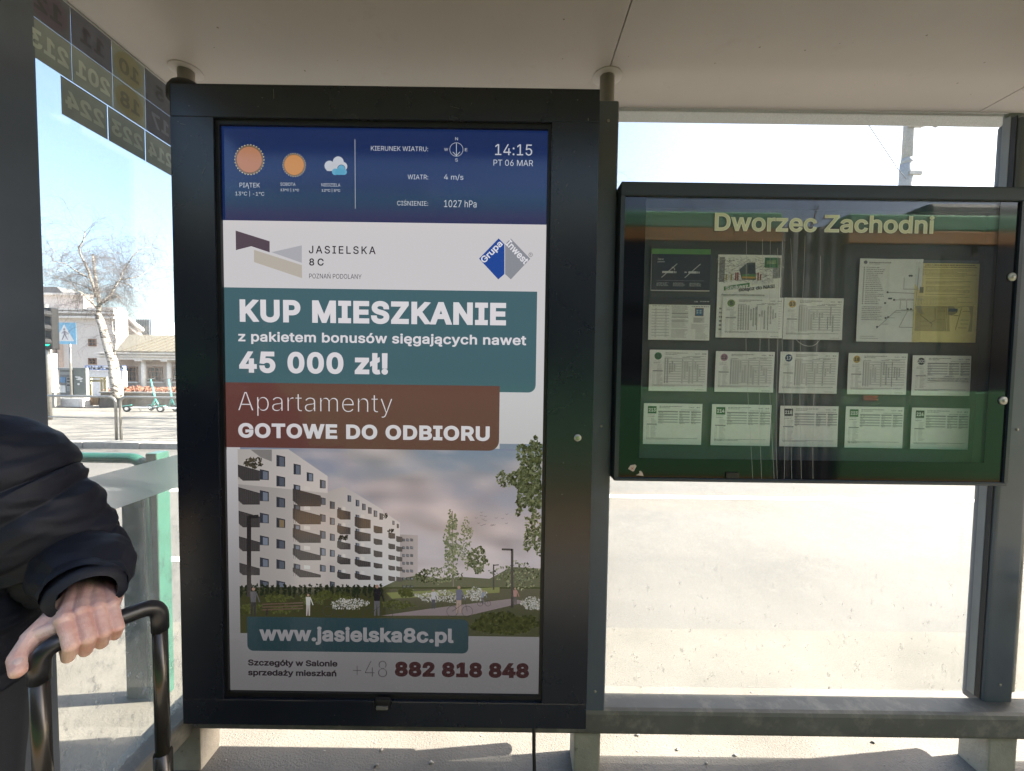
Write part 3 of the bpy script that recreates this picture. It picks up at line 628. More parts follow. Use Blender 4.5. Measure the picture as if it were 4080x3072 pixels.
def leaves(n, cx, cy_, rx, ry, cols, sz, lay, shape=None):
    for _ in range(int(n*1.7)):
        a_ = random.random()*2*PI; r_ = math.sqrt(random.random()); k_o = .85+.55*noise.noise(Vector((math.cos(a_)*1.8+cx*.37, math.sin(a_)*1.8+cy_*.21, 0))); x, y = cx+rx*r_*k_o*math.cos(a_), cy_+ry*r_*k_o*math.sin(a_)
        if noise.noise(Vector((x/17, y/13, 1.7))) > .22+.3*(lay > 6): continue
        if shape and not shape(x, y): continue
        if x > 1712-(y-10)*.012 or (y > 880 and x < 1345) : continue
        t = random.random()*2*PI; s_ = sz*.72*random.uniform(.5, 1.3)
        PG(A6, [(x+s_*math.cos(t), y+s_*math.sin(t)), (x+s_*.6*math.cos(t+2), y+s_*.6*math.sin(t+2)), (x+s_*math.cos(t+3.4), y+s_*math.sin(t+3.4)), (x+s_*.5*math.cos(t+5), y+s_*.5*math.sin(t+5))], random.choice(cols), lay)
PG(A6, [(905, 745), (1000, 700), (1100, 680), (1200, 700), (1300, 690), (1450, 700), (1560, 640), (1716, 650), (1716, 750), (905, 750)], C8(78, 82, 54), 4)
PG(A6, [(197, 770), (920, 770), (930, 890), (197, 975)], C8(54, 56, 36), 4)
GD = [C8(52, 56, 34), C8(70, 78, 42), C8(88, 94, 52), C8(44, 46, 32)]; GL = [C8(104, 112, 84), C8(128, 132, 96), C8(84, 92, 66), C8(150, 150, 118)]
PG(A6, [(905, 885), (1150, 850), (1560, 800), (1640, 815), (1340, 885)], C8(128, 116, 118), 5); PG(A6, [(930, 770), (1500, 742), (1500, 770), (960, 800)], C8(112, 118, 62), 5)
leaves(300, 1200, 690, 130, 50, GD+GL, 9, 5); leaves(260, 1580, 680, 140, 70, GD+GL, 9, 5); leaves(700, 1262, 520, 48, 190, GL, 9, 6, lambda x, y: abs(x-1262) < 8+(y-330)*.22); leaves(240, 1330, 520, 34, 150, GL, 8, 6)
S.line(*A6(1262, 360), *A6(1268, 740), .003, C8(120, 110, 100), 5)
leaves(520, 1385, 600, 58, 72, GL+GD, 9, 6); leaves(60, 1110, 690, 40, 45, GD, 9, 5)
leaves(1300, 1660, 200, 110, 200, GD+GL[:3], 15, 6, lambda x, y: x > 1600-90*math.sin((y-20)/120)); leaves(420, 1675, 470, 60, 120, GD+GL, 11, 6); leaves(120, 1530, 200, 50, 40, GD+GL, 10, 6)
for k_ in range(27):
    x = 200+k_*27+random.uniform(-4, 4); leaves(26, x, 760, 11, 34, [C8(32, 38, 28), C8(44, 50, 34)], 11, 7)
for cx, cy_, rx in ((380, 795, 75), (560, 800, 80), (700, 790, 60), (620, 780, 50), (1030, 770, 45), (990, 830, 90), (420, 850, 90), (250, 850, 60)): leaves(200, cx, cy_, rx, 26, [C8(70, 74, 40), C8(88, 92, 50), C8(56, 58, 34)], 9, 7)
for cx, cy_, rx in ((745, 825, 110), (1190, 790, 130), (1380, 775, 60), (1660, 825, 60)): leaves(260, cx, cy_, rx, 34, [C8(176, 172, 162), C8(150, 148, 138), C8(90, 92, 70), C8(198, 194, 186)], 7, 8)
leaves(1100, 1530, 925, 200, 62, [C8(60, 64, 38), C8(78, 80, 46), C8(44, 46, 28)], 13, 7); leaves(200, 215, 900, 30, 60, [C8(50, 52, 32), C8(66, 68, 38)], 12, 7)
leaves(60, 262, 115, 55, 34, [C8(52, 50, 42), C8(80, 72, 58)], 13, 8); leaves(40, 716, 492, 30, 16, [C8(52, 50, 42)], 9, 8); leaves(25, 955, 460, 18, 12, [C8(52, 50, 42)], 7, 8); leaves(20, 928, 384, 12, 16, [C8(52, 50, 42)], 7, 8)
for (x, y0, y1, wd, arm) in ((243, 385, 790, .013, 48), (1563, 550, 845, .0075, -52), (1470, 628, 755, .004, 26)):
    S.line(*A6(x, y0), *A6(x, y1), wd, C8(40, 36, 36), 9); S.line(*A6(x, y0+4), *A6(x+arm, y0+2), wd*.8, C8(40, 36, 36), 9)
for k_ in range(16):
    x, y = random.uniform(1375, 1540), random.uniform(358, 445); S.line(*A6(x, y), *A6(x+8, y+4), .0008, C8(80, 76, 80), 9); S.line(*A6(x+8, y+4), *A6(x+15, y-1), .0008, C8(80, 76, 80), 9)
# small figures printed in the picture: strollers and cyclists
def fig(x, y, h, top, low, bike=False, lean=0):
    cc = A6(x, y-h*.92); S.disc(*cc, h*.06*.00058, C8(150, 120, 105), 10, 10)
    PG(A6, [(x-h*.11, y-h*.84), (x+h*.11, y-h*.84), (x+h*.09+lean, y-h*.46), (x-h*.09+lean, y-h*.46)], top, 10); PG(A6, [(x-h*.09+lean, y-h*.47), (x+h*.09+lean, y-h*.47), (x+h*.08, y), (x+h*.02, y), (x, y-h*.4), (x-h*.04, y), (x-h*.09, y)], low, 10)
    PG(A6, [(x+h*.08, y-h*.8), (x+h*.13, y-h*.78), (x+h*.24, y-h*.48), (x+h*.2, y-h*.46)], top, 10)
    if bike:
        for dx in (-h*.24, h*.3):
            cc = A6(x+dx, y-h*.06); S.ring(*cc, h*.21*.00058, .0012, C8(60, 58, 58), 10, 18)
        S.line(*A6(x-h*.24, y-h*.06), *A6(x+h*.1, y-h*.3), .0014, C8(60, 58, 58), 10); S.line(*A6(x+h*.3, y-h*.06), *A6(x+h*.22, y-h*.42), .0014, C8(60, 58, 58), 10)
fig(265, 885, 145, C8(86, 84, 88), C8(48, 44, 44)); fig(540, 885, 112, C8(184, 178, 174), C8(168, 160, 156)); fig(885, 885, 160, C8(26, 24, 28), C8(90, 88, 92), True); fig(1168, 850, 100, C8(170, 168, 172), C8(60, 60, 74))
fig(1296, 872, 140, C8(86, 88, 110), C8(150, 130, 120), True); fig(1420, 828, 72, C8(120, 128, 140), C8(80, 78, 80), True, -8); fig(1578, 832, 90, C8(150, 110, 104), C8(66, 62, 62))
for y in (828, 842, 856): S.line(*A6(310, y), *A6(515, y-8), .004, C8(92, 74, 62), 9)
S.line(*A6(335, 850), *A6(330, 885), .005, C8(50, 44, 40), 9)
for dx in (640, 700): cc = A6(dx, 862); S.ring(*cc, .016, .0014, C8(62, 58, 58), 9, 20)
for fi in range(I0, len(S.fc)):              # picture colours brightened to offset the falloff painted into the glow
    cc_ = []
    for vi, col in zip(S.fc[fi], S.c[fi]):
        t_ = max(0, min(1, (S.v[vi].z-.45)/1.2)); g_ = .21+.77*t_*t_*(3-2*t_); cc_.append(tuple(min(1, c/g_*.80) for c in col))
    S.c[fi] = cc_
# strips of white that frame the picture, then the lower lettering
a = A6(184, 40); c = A6(197, 975)
S.rect(SX0, A5(150, 1020)[1], a[0]+.001, pz1+.02, WHT, 11); S.rect(SX0, pz1, SX1, -SZ0, WHT, 11)
a, c = A6(233, 889), A6(1343, 1075); S.rrect(a[0], a[1], c[0], c[1], .018, TEAL, 12, (0, 1, 1, 1))
T(A6, 'www.jasielska8c.pl', 294, 935, 1270, 1040, WTX, 13, .032, 1.02); DK = C8(66, 54, 60)
T(A6, 'Szczegóły w Salonie', 238, 1103, 687, 1148, DK, 13, .03); T(A6, 'sprzedaży mieszkań', 238, 1153, 682, 1197, DK, 13, .03)
T(A6, '+48', 765, 1110, 935, 1192, C8(70, 58, 62), 13, -.02); T(A6, '882 818 848', 975, 1114, 1647, 1199, C8(96, 48, 50), 13, .05, 1.04)
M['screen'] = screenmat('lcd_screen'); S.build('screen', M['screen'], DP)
# ------------------------------------------------------------------ the notice case
NC = thing('notice_case', 'wide black framed timetable case with Dworzec Zachodni in cream letters on its glass', 'notice board')
CX0, CX1, CZ0, CZ1 = .356, 1.707, 1.118, 2.126; CY = 1.38
gx0, gx1, gz0, gz1 = CX0+.014, CX1-.012, CZ0+.012, CZ1-.046
b = MB(); b.box(CX0, CX1, CY, 1.50, gz1, CZ1, .004); b.build('frame_top', M['case'], NC)
MB().box(CX0, CX1, CY, 1.50, CZ0, gz0, .004).build('frame_bottom', M['case'], NC)
MB().box(CX0, gx0, CY+.0005, 1.499, gz0, gz1).build('frame_side', M['case'], NC)
MB().box(gx1, CX1, CY+.0005, 1.499, gz0, gz1).build('frame_side', M['case'], NC)
MB().box(gx0, gx1, 1.4815, 1.498, gz0, gz1).build('back_board', M['caseback'], NC)
GY = CY+.008
MB().box(gx0, gx1, GY, GY+.005, gz0, gz1).build('door_glass', M['glass_case'], NC)
bx0 = W(2558, 1400, Y=GY).x; bx1 = W(3935, 1600, Y=GY).x; bz0 = W(2600, 1826, Y=GY).z
b = MB(); y0 = GY-.0006
b.box(gx0, bx0, y0, GY-.0002, gz0, gz1); b.box(bx1, gx1, y0, GY-.0002, gz0, gz1); b.box(bx0, bx1, y0, GY-.0002, gz0, bz0)
b.build('printed_border', M['glassborder'], NC)
def pf(Y):
    def f(u, v, lift): return Vector((u, Y-lift, -v))
    return f
n0, n1 = W(2850, 850, Y=GY), W(3717, 931, Y=GY)
for wt, mm, nm, dy in ((.024, M['letteredge'], 'name_letter_rim', .0010), (.008, M['letters'], 'name_lettering', .0016)):
    e_ = (wt-.008)*.09; nm_ = (n1.x-n0.x)
    for wd_, a_, c_ in (('Dworzec', 0, .465), ('Zachodni', .503, 1)):
        pr = Print(pf(GY-dy)); pr.text(wd_, n0.x+nm_*a_-e_, -n0.z-e_, n0.x+nm_*c_+e_, -n1.z+e_, (1, 1, 1), 0, wt); pr.build(nm, mm, NC)
for px, py in ((4043, 1102), (4005, 1597)):
    p = W(px, py, Y=CY); x = min(p.x, gx1-.013)
    MB().lathe([(.0145, 0), (.0145, -.003), (.012, -.005)], (x, GY-.0008, p.z), 'Y', 28).lathe([(.006, -.005), (.005, -.0075)], (x, GY-.0008, p.z), 'Y', 16).build('lock', M['chrome'], NC, True)
pr = Print(pf(GY-.001))
for pts in ([(2502, 1868), (2512, 1853), (2530, 1850), (2536, 1856), (2527, 1875), (2521, 1878)], [(2533, 1893), (2548, 1885), (2546, 1877), (2552, 1875), (2558, 1881), (2564, 1896)]):
    pr.poly([(W(a, c, Y=GY).x, -W(a, c, Y=GY).z) for a, c in pts], (.62, .50, .42), 1)
for p0, p1 in (((2514, 1862), (2524, 1870)), ((2524, 1860), (2515, 1872))):
    a, c = W(*p0, Y=GY), W(*p1, Y=GY); pr.line(a.x, -a.z, c.x, -c.z, .0015, (.5, .12, .06), 2)
pr.build('torn_sticker', M['print'], NC)
pr = Print(pf(GY-.0012)); random.seed(8)
for x0, x1, yt in ((2968, 2992, 960), (3030, 3032, 955), (3062, 3078, 960), (3092, 3100, 990), (3120, 3118, 960), (3148, 3160, 950), (3200, 3188, 940), (3262, 3240, 1020)):
    P_ = [(x0+(x1-x0)*t+7*math.sin(t*5+x0), yt+(1908-yt)*t) for t in [k/24 for k in range(25)]]
    for (a_, c_), (e_, g_) in zip(P_, P_[1:]): p, k_ = W(a_, c_, Y=GY), W(e_, g_, Y=GY); pr.line(p.x, -p.z, k_.x, -k_.z, .0009, (.5, .5, .46), 1)
P_ = [(3225+62*math.sin(t)*(1+.15*math.sin(t*2)), 1285-75*math.cos(t)+20) for t in [k/16*PI*1.5 for k in range(17)]]
for (a_, c_), (e_, g_) in zip(P_, P_[1:]): p, k_ = W(a_, c_, Y=GY), W(e_, g_, Y=GY); pr.line(p.x, -p.z, k_.x, -k_.z, .0012, (.6, .6, .55), 2)
pr.build('scratches', M['print'], NC)['kind'] = 'stuff'
MB().box(W(2890, 1893, Y=GY).x, W(2942, 1893, Y=GY).x, GY-.006, GY-.001, gz0+.001, gz0+.022, .003).build('hinge_clip', M['bezel'], NC)
# ---- sheets pinned in the case
PY = 1.474
PAPER = (.93, .93, .87); INKC = (.10, .10, .10); MID = (.32, .32, .31); LG = (.47, .47, .46)
PAPM = printmat('paper_print', .55, .35)
random.seed(21)
SLV = glass('clear_plastic_sleeve', haze=.01, spots=0, tint=(.99, .99, .99), refl=.6)
def sheet_thing(name, label, cat, px0, py0, px1, py1, back=PAPER, Y=PY, group=None, sleeve=True):
    f0 = fit_rect(px0, py0, px1, py1, Y, random.uniform(-.004, .004))
    root = thing(name, label, cat, tuple(f0.c), group)
    pr = Print(f0); n = 10; ph = random.uniform(0, 6)
    def f(u, v, lift):                        # sheets bulge a little
        p = f0(u, v, lift); p.y -= .0012*(1+math.sin(u*5+ph)+.6*math.sin(v*4+ph)) ; return p
    pr.f = f
    for i in range(n):
        for j in range(6): pr.grad([(i/n, j/6), ((i+1)/n, j/6), ((i+1)/n, (j+1)/6), (i/n, (j+1)/6)], [back]*4, 0)
    return root, pr, f0
def finish(root, pr, f0, sleeve=True):
    pr.build('printed_sheet', PAPM, root)
    if sleeve:
        b = MB(); e_ = .012; v = [f0(-e_*1.5, 1+.01, .004), f0(1+e_, 1+.01, .004), f0(1+e_, -e_, .004), f0(-e_*1.5, -e_, .004)]
        b.prism(v, (0, .0003, 0)); b.build('plastic_sleeve', SLV, root)
def words(pr, x0, y, x1, h, col, lay=2, dens=.75):
    x = x0
    while x < x1-.004:
        w_ = random.uniform(.012, .045); pr.rect(x, y, min(x+w_, x1), y+h, col, lay); x += w_+random.uniform(.006, .012)
def timetable(num, shape, col, tcol, px0, py0, px1, py1, night=False, notice=False, label=''):
    root, pr, f0 = sheet_thing('timetable', label, 'timetable', px0, py0, px1, py1)
    if shape == 'disc': pr.disc(.145, .15, .063, col, 2, ry=.063*1.42)
    else: pr.rect(.07, .07, .22, .25, col, 2)
    wd = (.085 if len(num) == 2 else .045 if len(num) == 1 else .125)
    pr.text(num, .145-wd/2, .105 if shape == 'disc' else .115, .145+wd/2, .195 if shape == 'disc' else .205, tcol, 4, .035)
    words(pr, .27, .065, .65, .017, MID); words(pr, .27, .10, .46, .015, MID)
    words(pr, .78, .08, .86, .02, LG); words(pr, .9, .075, .97, .03, LG); words(pr, .64, .145, .96, .012, MID)
    words(pr, .07, .27, .2, .008, LG); words(pr, .07, .31, .19, .014, MID)
    n = random.randint(16, 19)
    for i in range(n):
        y = .36+i*.029
        if i == 5: pr.rect(.06, y-.004, .235, y+.016, (.2, .2, .2), 2)
        else: pr.rect(.13, y, .13+random.uniform(.05, .11), y+.009, LG, 2)
        if i > 4: pr.rect(.06, y, .068, y+.011, MID, 2); pr.rect(.082, y, .09, y+.011, MID, 2)
    if night:
        for x0, x1 in ((.25, .59), (.61, .79), (.81, .98)):
            for r in range(5):
                pr.rect(x0, .185+r*.064, x1, .185+r*.064+.03, (.36, .36, .35) if r == 0 else (.52, .52, .50), 2)
                for rr in (0, 1): words(pr, x0+.01, .19+r*.064+rr*.031, x0+random.uniform(.05, .1), .013, MID, 3)
        if notice:
            for a in ((.25, .49, .98, .494), (.25, .666, .98, .67), (.25, .49, .253, .67), (.977, .49, .98, .67)): pr.rect(*a, INKC, 3)
            pr.text('UWAGA !', .53, .505, .70, .54, INKC, 3, .01); pr.text('W NOCY Z PONIEDZIAŁKU NA WTOREK', .265, .557, .965, .594, INKC, 3, .012)
            pr.text('TRAMWAJE LINII NR 201 NIE KURSUJĄ', .265, .611, .965, .656, INKC, 3, .012)
    else:
        for x0, cols_ in ((.26, (5, 8)), (.56, (3, 4)), (.74, (3, 5))):
            pr.rect(x0, .17, x0+.13, .182, MID, 2)
            nc = random.randint(*cols_)
            for c in range(nc):
                a0 = 0 if c < nc-3 else random.randint(0, 8); a1 = 20 if c < nc-3 else random.randint(9, 20)
                for r in range(a0, a1):
                    pr.rect(x0+c*.04, .205+r*.0305, x0+c*.04+(.016 if c == 0 else .024), .205+r*.0305+.019, (.2, .2, .2) if c == 0 else MID, 2)
        for r in range(0, 20, 2): pr.rect(.255, .202+r*.0305, .96, .202+r*.0305+.025, (.66, .66, .63), 1)
    words(pr, .05, .845, .93, .012, MID); words(pr, .06, .868, .45, .012, MID)
    if not night: words(pr, .80, .955, .95, .01, MID)
    finish(root, pr, f0)
G8 = (.06, .16, .07); K8 = (.05, .055, .055)
timetable('5', 'disc', (.22, .30, .10), INKC, 2879, 1183, 3115, 1348, label='timetable for line 5 with olive green disc, overlapping the job poster')
timetable('10', 'disc', (.62, .44, .12), INKC, 3124, 1186, 3352, 1355, label='timetable for line 10 with amber disc, right of the line 5 sheet')
timetable('11', 'disc', (.09, .25, .12), INKC, 2588, 1393, 2815, 1560, label='timetable for line 11 with dark green disc, left end of its row')
timetable('12', 'disc', (.46, .26, .36), INKC, 2851, 1399, 3079, 1564, label='timetable for line 12 with pink disc')
timetable('17', 'disc', (.04, .08, .15), (.7, .7, .7), 3108, 1401, 3332, 1569, label='timetable for line 17 with navy disc')
timetable('18', 'disc', (.58, .42, .13), INKC, 3381, 1406, 3606, 1573, label='timetable for line 18 with yellow disc, below the white map')
timetable('201', 'disc', K8, (.7, .7, .7), 3638, 1415, 3861, 1578, True, True, label='night timetable 201 with black disc and a boxed notice in capitals')
timetable('213', 'sq', G8, (.75, .75, .72), 2565, 1606, 2792, 1772, True, label='night timetable 213 with dark green square, bottom left of the case')
timetable('214', 'sq', G8, (.75, .75, .72), 2836, 1610, 3067, 1777, True, label='night timetable 214 with dark green square, right of sheet 213')
timetable('218', 'sq', K8, (.75, .75, .72), 3110, 1616, 3333, 1781, True, label='night timetable 218 with black square, middle of the bottom row')
timetable('223', 'sq', G8, (.75, .75, .72), 3371, 1619, 3592, 1786, True, label='night timetable 223 with dark green square, under the line 18 sheet')
timetable('224', 'sq', K8, (.75, .75, .72), 3634, 1624, 3853, 1791, True, label='night timetable 224 with dark square, bottom right of the case')
# no smoking sheet
root, pr, f0 = sheet_thing('no_smoking_notice', 'dark no smoking notice with green strip and two crossed out cigarettes', 'notice', 2595, 991, 2826, 1162, (.035, .045, .055))
pr.rect(0, 0, 1, .125, (.14, .33, .10), 2); pr.rect(0, .975, 1, 1, (.6, .6, .58), 2); pr.rect(0, .12, .012, 1, (.4, .4, .4), 2)
WH = (.62, .62, .60); pr.text('Zakaz', .11, .225, .21, .265, WH, 2, .01); pr.text('palenia', .11, .285, .225, .33, WH, 2, .01)
for x in (.19, .585):
    pr.rect(x+(.0 if x < .5 else .05), .525, x+.19, .575, WH, 3); pr.rect(x+.2, .525, x+.215, .575, WH, 3); pr.rect(x+.225, .53, x+.24, .575, WH, 3); pr.line(x-.01, .68, x+.25, .35, .014, WH, 4)
pr.poly([(.57, .53), (.61, .54), (.61, .56), (.57, .57)], WH, 3)
for k in range(6):
    a, c = PI*.5*k/6, PI*.5*(k+1)/6; pr.line(.35+.05*math.sin(a), .5-.07*math.cos(a), .35+.05*math.sin(c), .5-.07*math.cos(c), .012, WH, 3)
for k in range(40): pr.rect(.10+k*.02, .745, .112+k*.02, .752, LG, 2)
for x in (.1, .38, .66):
    for r in range(4): words(pr, x, .80+r*.023, x+random.uniform(.16, .22), .01, LG)
finish(root, pr, f0)
# tariff sheet
root, pr, f0 = sheet_thing('fare_table', 'white Taryfa oplat fare table with dark header and a small blue reader picture', 'notice', 2586, 1187, 2824, 1357)
pr.rect(0, 0, 1, .155, (.06, .065, .065), 2); pr.text('Taryfa opłat', .06, .07, .30, .125, (.7, .7, .68), 3, .02); words(pr, .06, .03, .26, .012, MID, 3)
pr.ring(.50, .08, .018, .004, LG, 3, 14); words(pr, .53, .085, .68, .01, LG, 3); words(pr, .74, .06, .8, .03, LG, 3); words(pr, .83, .06, .98, .02, LG, 3)
words(pr, .06, .18, .34, .012, MID); words(pr, .37, .18, .62, .012, MID); words(pr, .7, .185, .98, .02, MID)
for r in range(21):
    y = .235+r*.034; pr.rect(.05, y, .34, y+.016, (.58, .58, .56) if r % 2 else PAPER, 1)
    for x in (.1, .17, .27): pr.rect(x, y+.003, x+.03, y+.012, MID, 2)
for r in range(28):
    if r in (10, 19): continue
    pr.rect(.38, .21+r*.0265, .38+random.uniform(.2, .27), .217+r*.0265, MID, 2)
for r in (2, 4, 6): pr.rect(.38, .26+r*.045, .65, .28+r*.045, (.5, .5, .48), 1)
pr.rect(.755, .225, .895, .42, (.34, .16, .08), 2); pr.rect(.765, .24, .885, .41, (.10, .22, .36), 3)
for a in (.79, .84):
    for c in (.29, .34): pr.rect(a-.012, c-.015, a+.018, c+.018, (.5, .6, .65), 4)
pr.rect(.73, .45, .91, .575, (.7, .7, .68), 2)
for r in range(5): pr.rect(.745, .468+r*.022, .745+random.uniform(.1, .15), .475+r*.022, MID, 3)
for r in range(15): pr.rect(.70+(.07 if r > 4 else 0), .62+r*.024, .98-random.uniform(0, .08), .626+r*.024, MID, 2)
finish(root, pr, f0)
# job poster
root, pr, f0 = sheet_thing('job_poster', 'tall white job poster with a tram hall photo and Szukasz PRACY in slanted letters', 'poster', 2862, 1014, 3101, 1348, Y=1.4785)
pr.rect(.02, .03, .985, .33, (.26, .26, .25), 2)
for k in range(420):
    x, y = random.uniform(.03, .97), random.uniform(.035, .32); pr.line(x, y, x+random.uniform(-.09, .09), y+random.uniform(-.025, .03), .004, random.choice([(.5, .5, .47), (.36, .36, .34), (.14, .14, .14), (.58, .57, .53), (.2, .2, .18)]), 3)
pr.poly([(.38, .30), (.33, .18), (.45, .10), (.58, .09), (.60, .30)], (.10, .115, .10), 4); pr.poly([(.47, .12), (.57, .11), (.58, .22), (.47, .23)], (.05, .06, .07), 5); pr.rect(.38, .235, .59, .262, (.12, .28, .10), 5); pr.rect(.38, .262, .59, .285, (.5, .34, .08), 5)
for x in (.12, .2, .27, .3, .62, .66): pr.rect(x, random.uniform(.2, .24), x+.022, .31, (.30, .07, .06) if x > .2 else (.42, .36, .1), 5)
pr.rect(.73, .03, .95, .15, (.06, .20, .08), 6)
for y in (.075, .09, .105): pr.line(.76, y, .91, y-.006, .006, (.5, .6, .3), 7)
pr.poly([(0, .44), (0, .36), (1, .27), (1, .35)], PAPER, 5); pr.poly([(0, .44), (1, .33), (1, .38), (0, .47)], PAPER, 5)
pr.poly([(.10, .385), (.50, .335), (.50, .385), (.10, .435)], (.08, .24, .09), 6)
pr.text('Szukasz', .12, .365, .48, .412, (.75, .75, .72), 8, .03, rot=-.09); pr.text('PRACY?', .53, .30, .88, .35, (.72, .72, .70), 8, .03, rot=-.10); pr.text('dołącz do NAS!', .33, .375, .90, .43, INKC, 8, .025, rot=-.09)
pr.text('Poszukujemy osób na stanowiska:', .07, .472, .75, .498, INKC, 6, .012)
for r in range(6): words(pr, .04, .64+r*.05, .09, .02, MID, 6)
finish(root, pr, f0)
# network map and the yellow change notice in one large sleeve
root, pr, f0 = sheet_thing('network_map', 'crumpled white network map with thin route lines beside the yellow notice', 'map', 3425, 1030, 3658, 1364, (.84, .86, .83), Y=1.477)
pr.disc(.09, .045, .03, (.14, .14, .16), 2, ry=.021); words(pr, .15, .04, .5, .014, MID); words(pr, .15, .06, .33, .008, LG)
for r in range(20): pr.disc(.075, .107+r*.0228, .012, MID, 2, 10, ry=.008); words(pr, .11, .102+r*.0228, random.uniform(.3, .42), .009, MID)
for r in range(8): words(pr, .07, .575+r*.022, random.uniform(.35, .42), .009, MID)
RL = [((.62, .62), (.32, .84)), ((.62, .62), (.98, .62)), ((.58, .49), (.98, .49)), ((.94, .1), (.9, .9)), ((.80, .62), (.68, .82)), ((.68, .82), (.93, .82)), ((.72, .22), (.72, .36)), ((.72, .36), (.93, .36)), ((.68, .49), (.68, .6)), ((.78, .49), (.78, .6)), ((.47, .40), (.9, .41))]
for a, c in RL: pr.line(*a, *c, .007, MID, 2)
for a, c in RL[:3]:
    for t in (.15, .45, .8): pr.rect(a[0]+(c[0]-a[0])*t+.02, a[1]+(c[1]-a[1])*t-.015, a[0]+(c[0]-a[0])*t+.12, a[1]+(c[1]-a[1])*t-.008, LG, 3)
for x, y in ((.47, .40), (.44, .53), (.33, .82), (.58, .49), (.8, .2), (.83, .2), (.5, .475), (.53, .475), (.9, .9), (.8, .6), (.85, .6), (.46, .71), (.5, .70)): pr.disc(x, y, .018, INKC, 3, 10, ry=.012)
words(pr, .06, .93, .3, .01, LG); words(pr, .06, .955, .35, .01, LG)
finish(root, pr, f0)
YL = (.85, .74, .34)
root, pr, f0 = sheet_thing('change_notice', 'yellow route change notice with two small grey maps, right of the white map', 'notice', 3650, 1048, 3884, 1366, YL, Y=1.475)
pr.rect(.06, -.04, .98, -.002, (.16, .18, .20), 1); words(pr, .15, .015, .93, .016, (.34, .28, .12)); words(pr, .12, .042, .95, .013, (.34, .28, .12))
for r in range(30):
    if r in (6, 8, 12, 18, 20): continue
    words(pr, .05 if r < 5 or r > 20 else .17, .075+r*.0165, random.uniform(.6, .98), .007, (.40, .34, .16))
pr.rect(.08, .30, .14, .375, (.24, .22, .12), 2); pr.rect(.03, .54, .50, .86, (.50, .43, .20), 1); pr.rect(.525, .54, .93, .86, (.52, .45, .21), 1); pr.rect(.505, .54, .515, .86, (.25, .2, .08), 2)
pr.poly([(.03, .54), (.16, .545), (.25, .63), (.2, .66), (.06, .62)], (.36, .33, .20), 2); pr.poly([(.525, .54), (.62, .54), (.68, .62), (.6, .66), (.525, .65)], (.36, .33, .20), 2); pr.rect(.54, .57, .68, .61, (.14, .17, .2), 3)
for a, c in (((.33, .56), (.34, .72)), ((.34, .72), (.26, .76)), ((.1, .65), (.3, .77)), ((.3, .77), (.28, .81)), ((.74, .57), (.7, .70)), ((.7, .70), (.66, .84)), ((.62, .66), (.7, .66))): pr.line(*a, *c, .008, (.22, .18, .08), 3)
for x, y in ((.36, .6), (.36, .71), (.33, .74), (.05, .64), (.1, .73), (.12, .79), (.76, .6), (.74, .71), (.74, .76), (.7, .81)): words(pr, x, y, x+.13, .007, (.3, .25, .12), 3)
finish(root, pr, f0)
# ------------------------------------------------------------------ the tram standing behind the photographer (seen in the glass)
M['tram_green'] = mat('tram_green_paint', (.07, .27, .10), .3, var=.06, vscale=1, coat=.3)
M['tram_light'] = mat('tram_light_green_paint', (.22, .50, .30), .3, var=.06, vscale=1)
M['tram_yellow'] = mat('tram_ochre_paint', (.50, .24, .06), .35, var=.06, vscale=1)
M['tram_glass'] = mat('tram_dark_window', (.012, .015, .022), .08, var=.1, vscale=1)
M['tram_grey'] = mat('tram_roof_grey', (.16, .165, .17), .5, var=.1)
M['bellows'] = mat('bellows_rubber', (.02, .02, .022), .7, var=.1)
TR = thing('tram', 'green tram with ochre stripe standing at the platform behind the camera', 'tram', (3, -3.5, -.1))
TY = -2.25
def tram_section(x0, x1, parent):
    MB().box(x0, x1, TY-2.3, TY, .17, 1.29, .03).build('lower_body', M['tram_green'], parent)
    MB().box(x0, x1, TY-2.28, TY+.004, .02, .165, .01).build('skirt', M['tram_yellow'], parent)
    MB().box(x0, x1, TY-2.28, TY-.03, 1.29, 3.085, .01).build('window_band', M['tram_glass'], parent)
    MB().box(x0, x1, TY-2.3, TY, 3.085, 3.24, .01).build('stripe', M['tram_yellow'], parent)
    MB().box(x0, x1, TY-2.3, TY, 3.24, 3.44, .05, seg=3).build('roof_band', M['tram_light'], parent)
    n = max(1, round((x1-x0)/1.5))
    for i in range(n+1):
        x = x0+(x1-x0)*i/n
        if 0 < i < n: MB().box(x-.03, x+.03, TY-.03, TY-.018, 1.3, 3.08).build('window_pillar', M['bellows'], parent)
tram_section(-9, 3.28, TR); tram_section(4.08, 12, TR)
for i in range(10):
    x = 3.28+.04+i*.08; MB().box(x-.03, x+.03, TY-2.2, TY-.06-(.03 if i % 2 else 0), .15, 3.3, .01).build('bellows_rib', M['bellows'] if i % 2 else M['tram_grey'], TR)
for x0, x1 in ((5.4, 7.6), (-3.2, -1.0)):
    MB().box(x0, x1, TY-2.0, TY-.35, 3.44, 3.72, .05).build('roof_unit', M['tram_grey'], TR)
for x0 in (4.6, -.9):
    for dx in (0, .68):
        MB().box(x0+dx, x0+dx+.64, TY-.028, TY-.012, .35, 2.95, .02).build('door_leaf', M['tram_glass'], TR)
MB().box(4.35, 4.52, TY, TY+.02, 1.16, 1.22, .005).build('side_marker', mat('amber_marker', (.7, .2, .05), .3), TR)

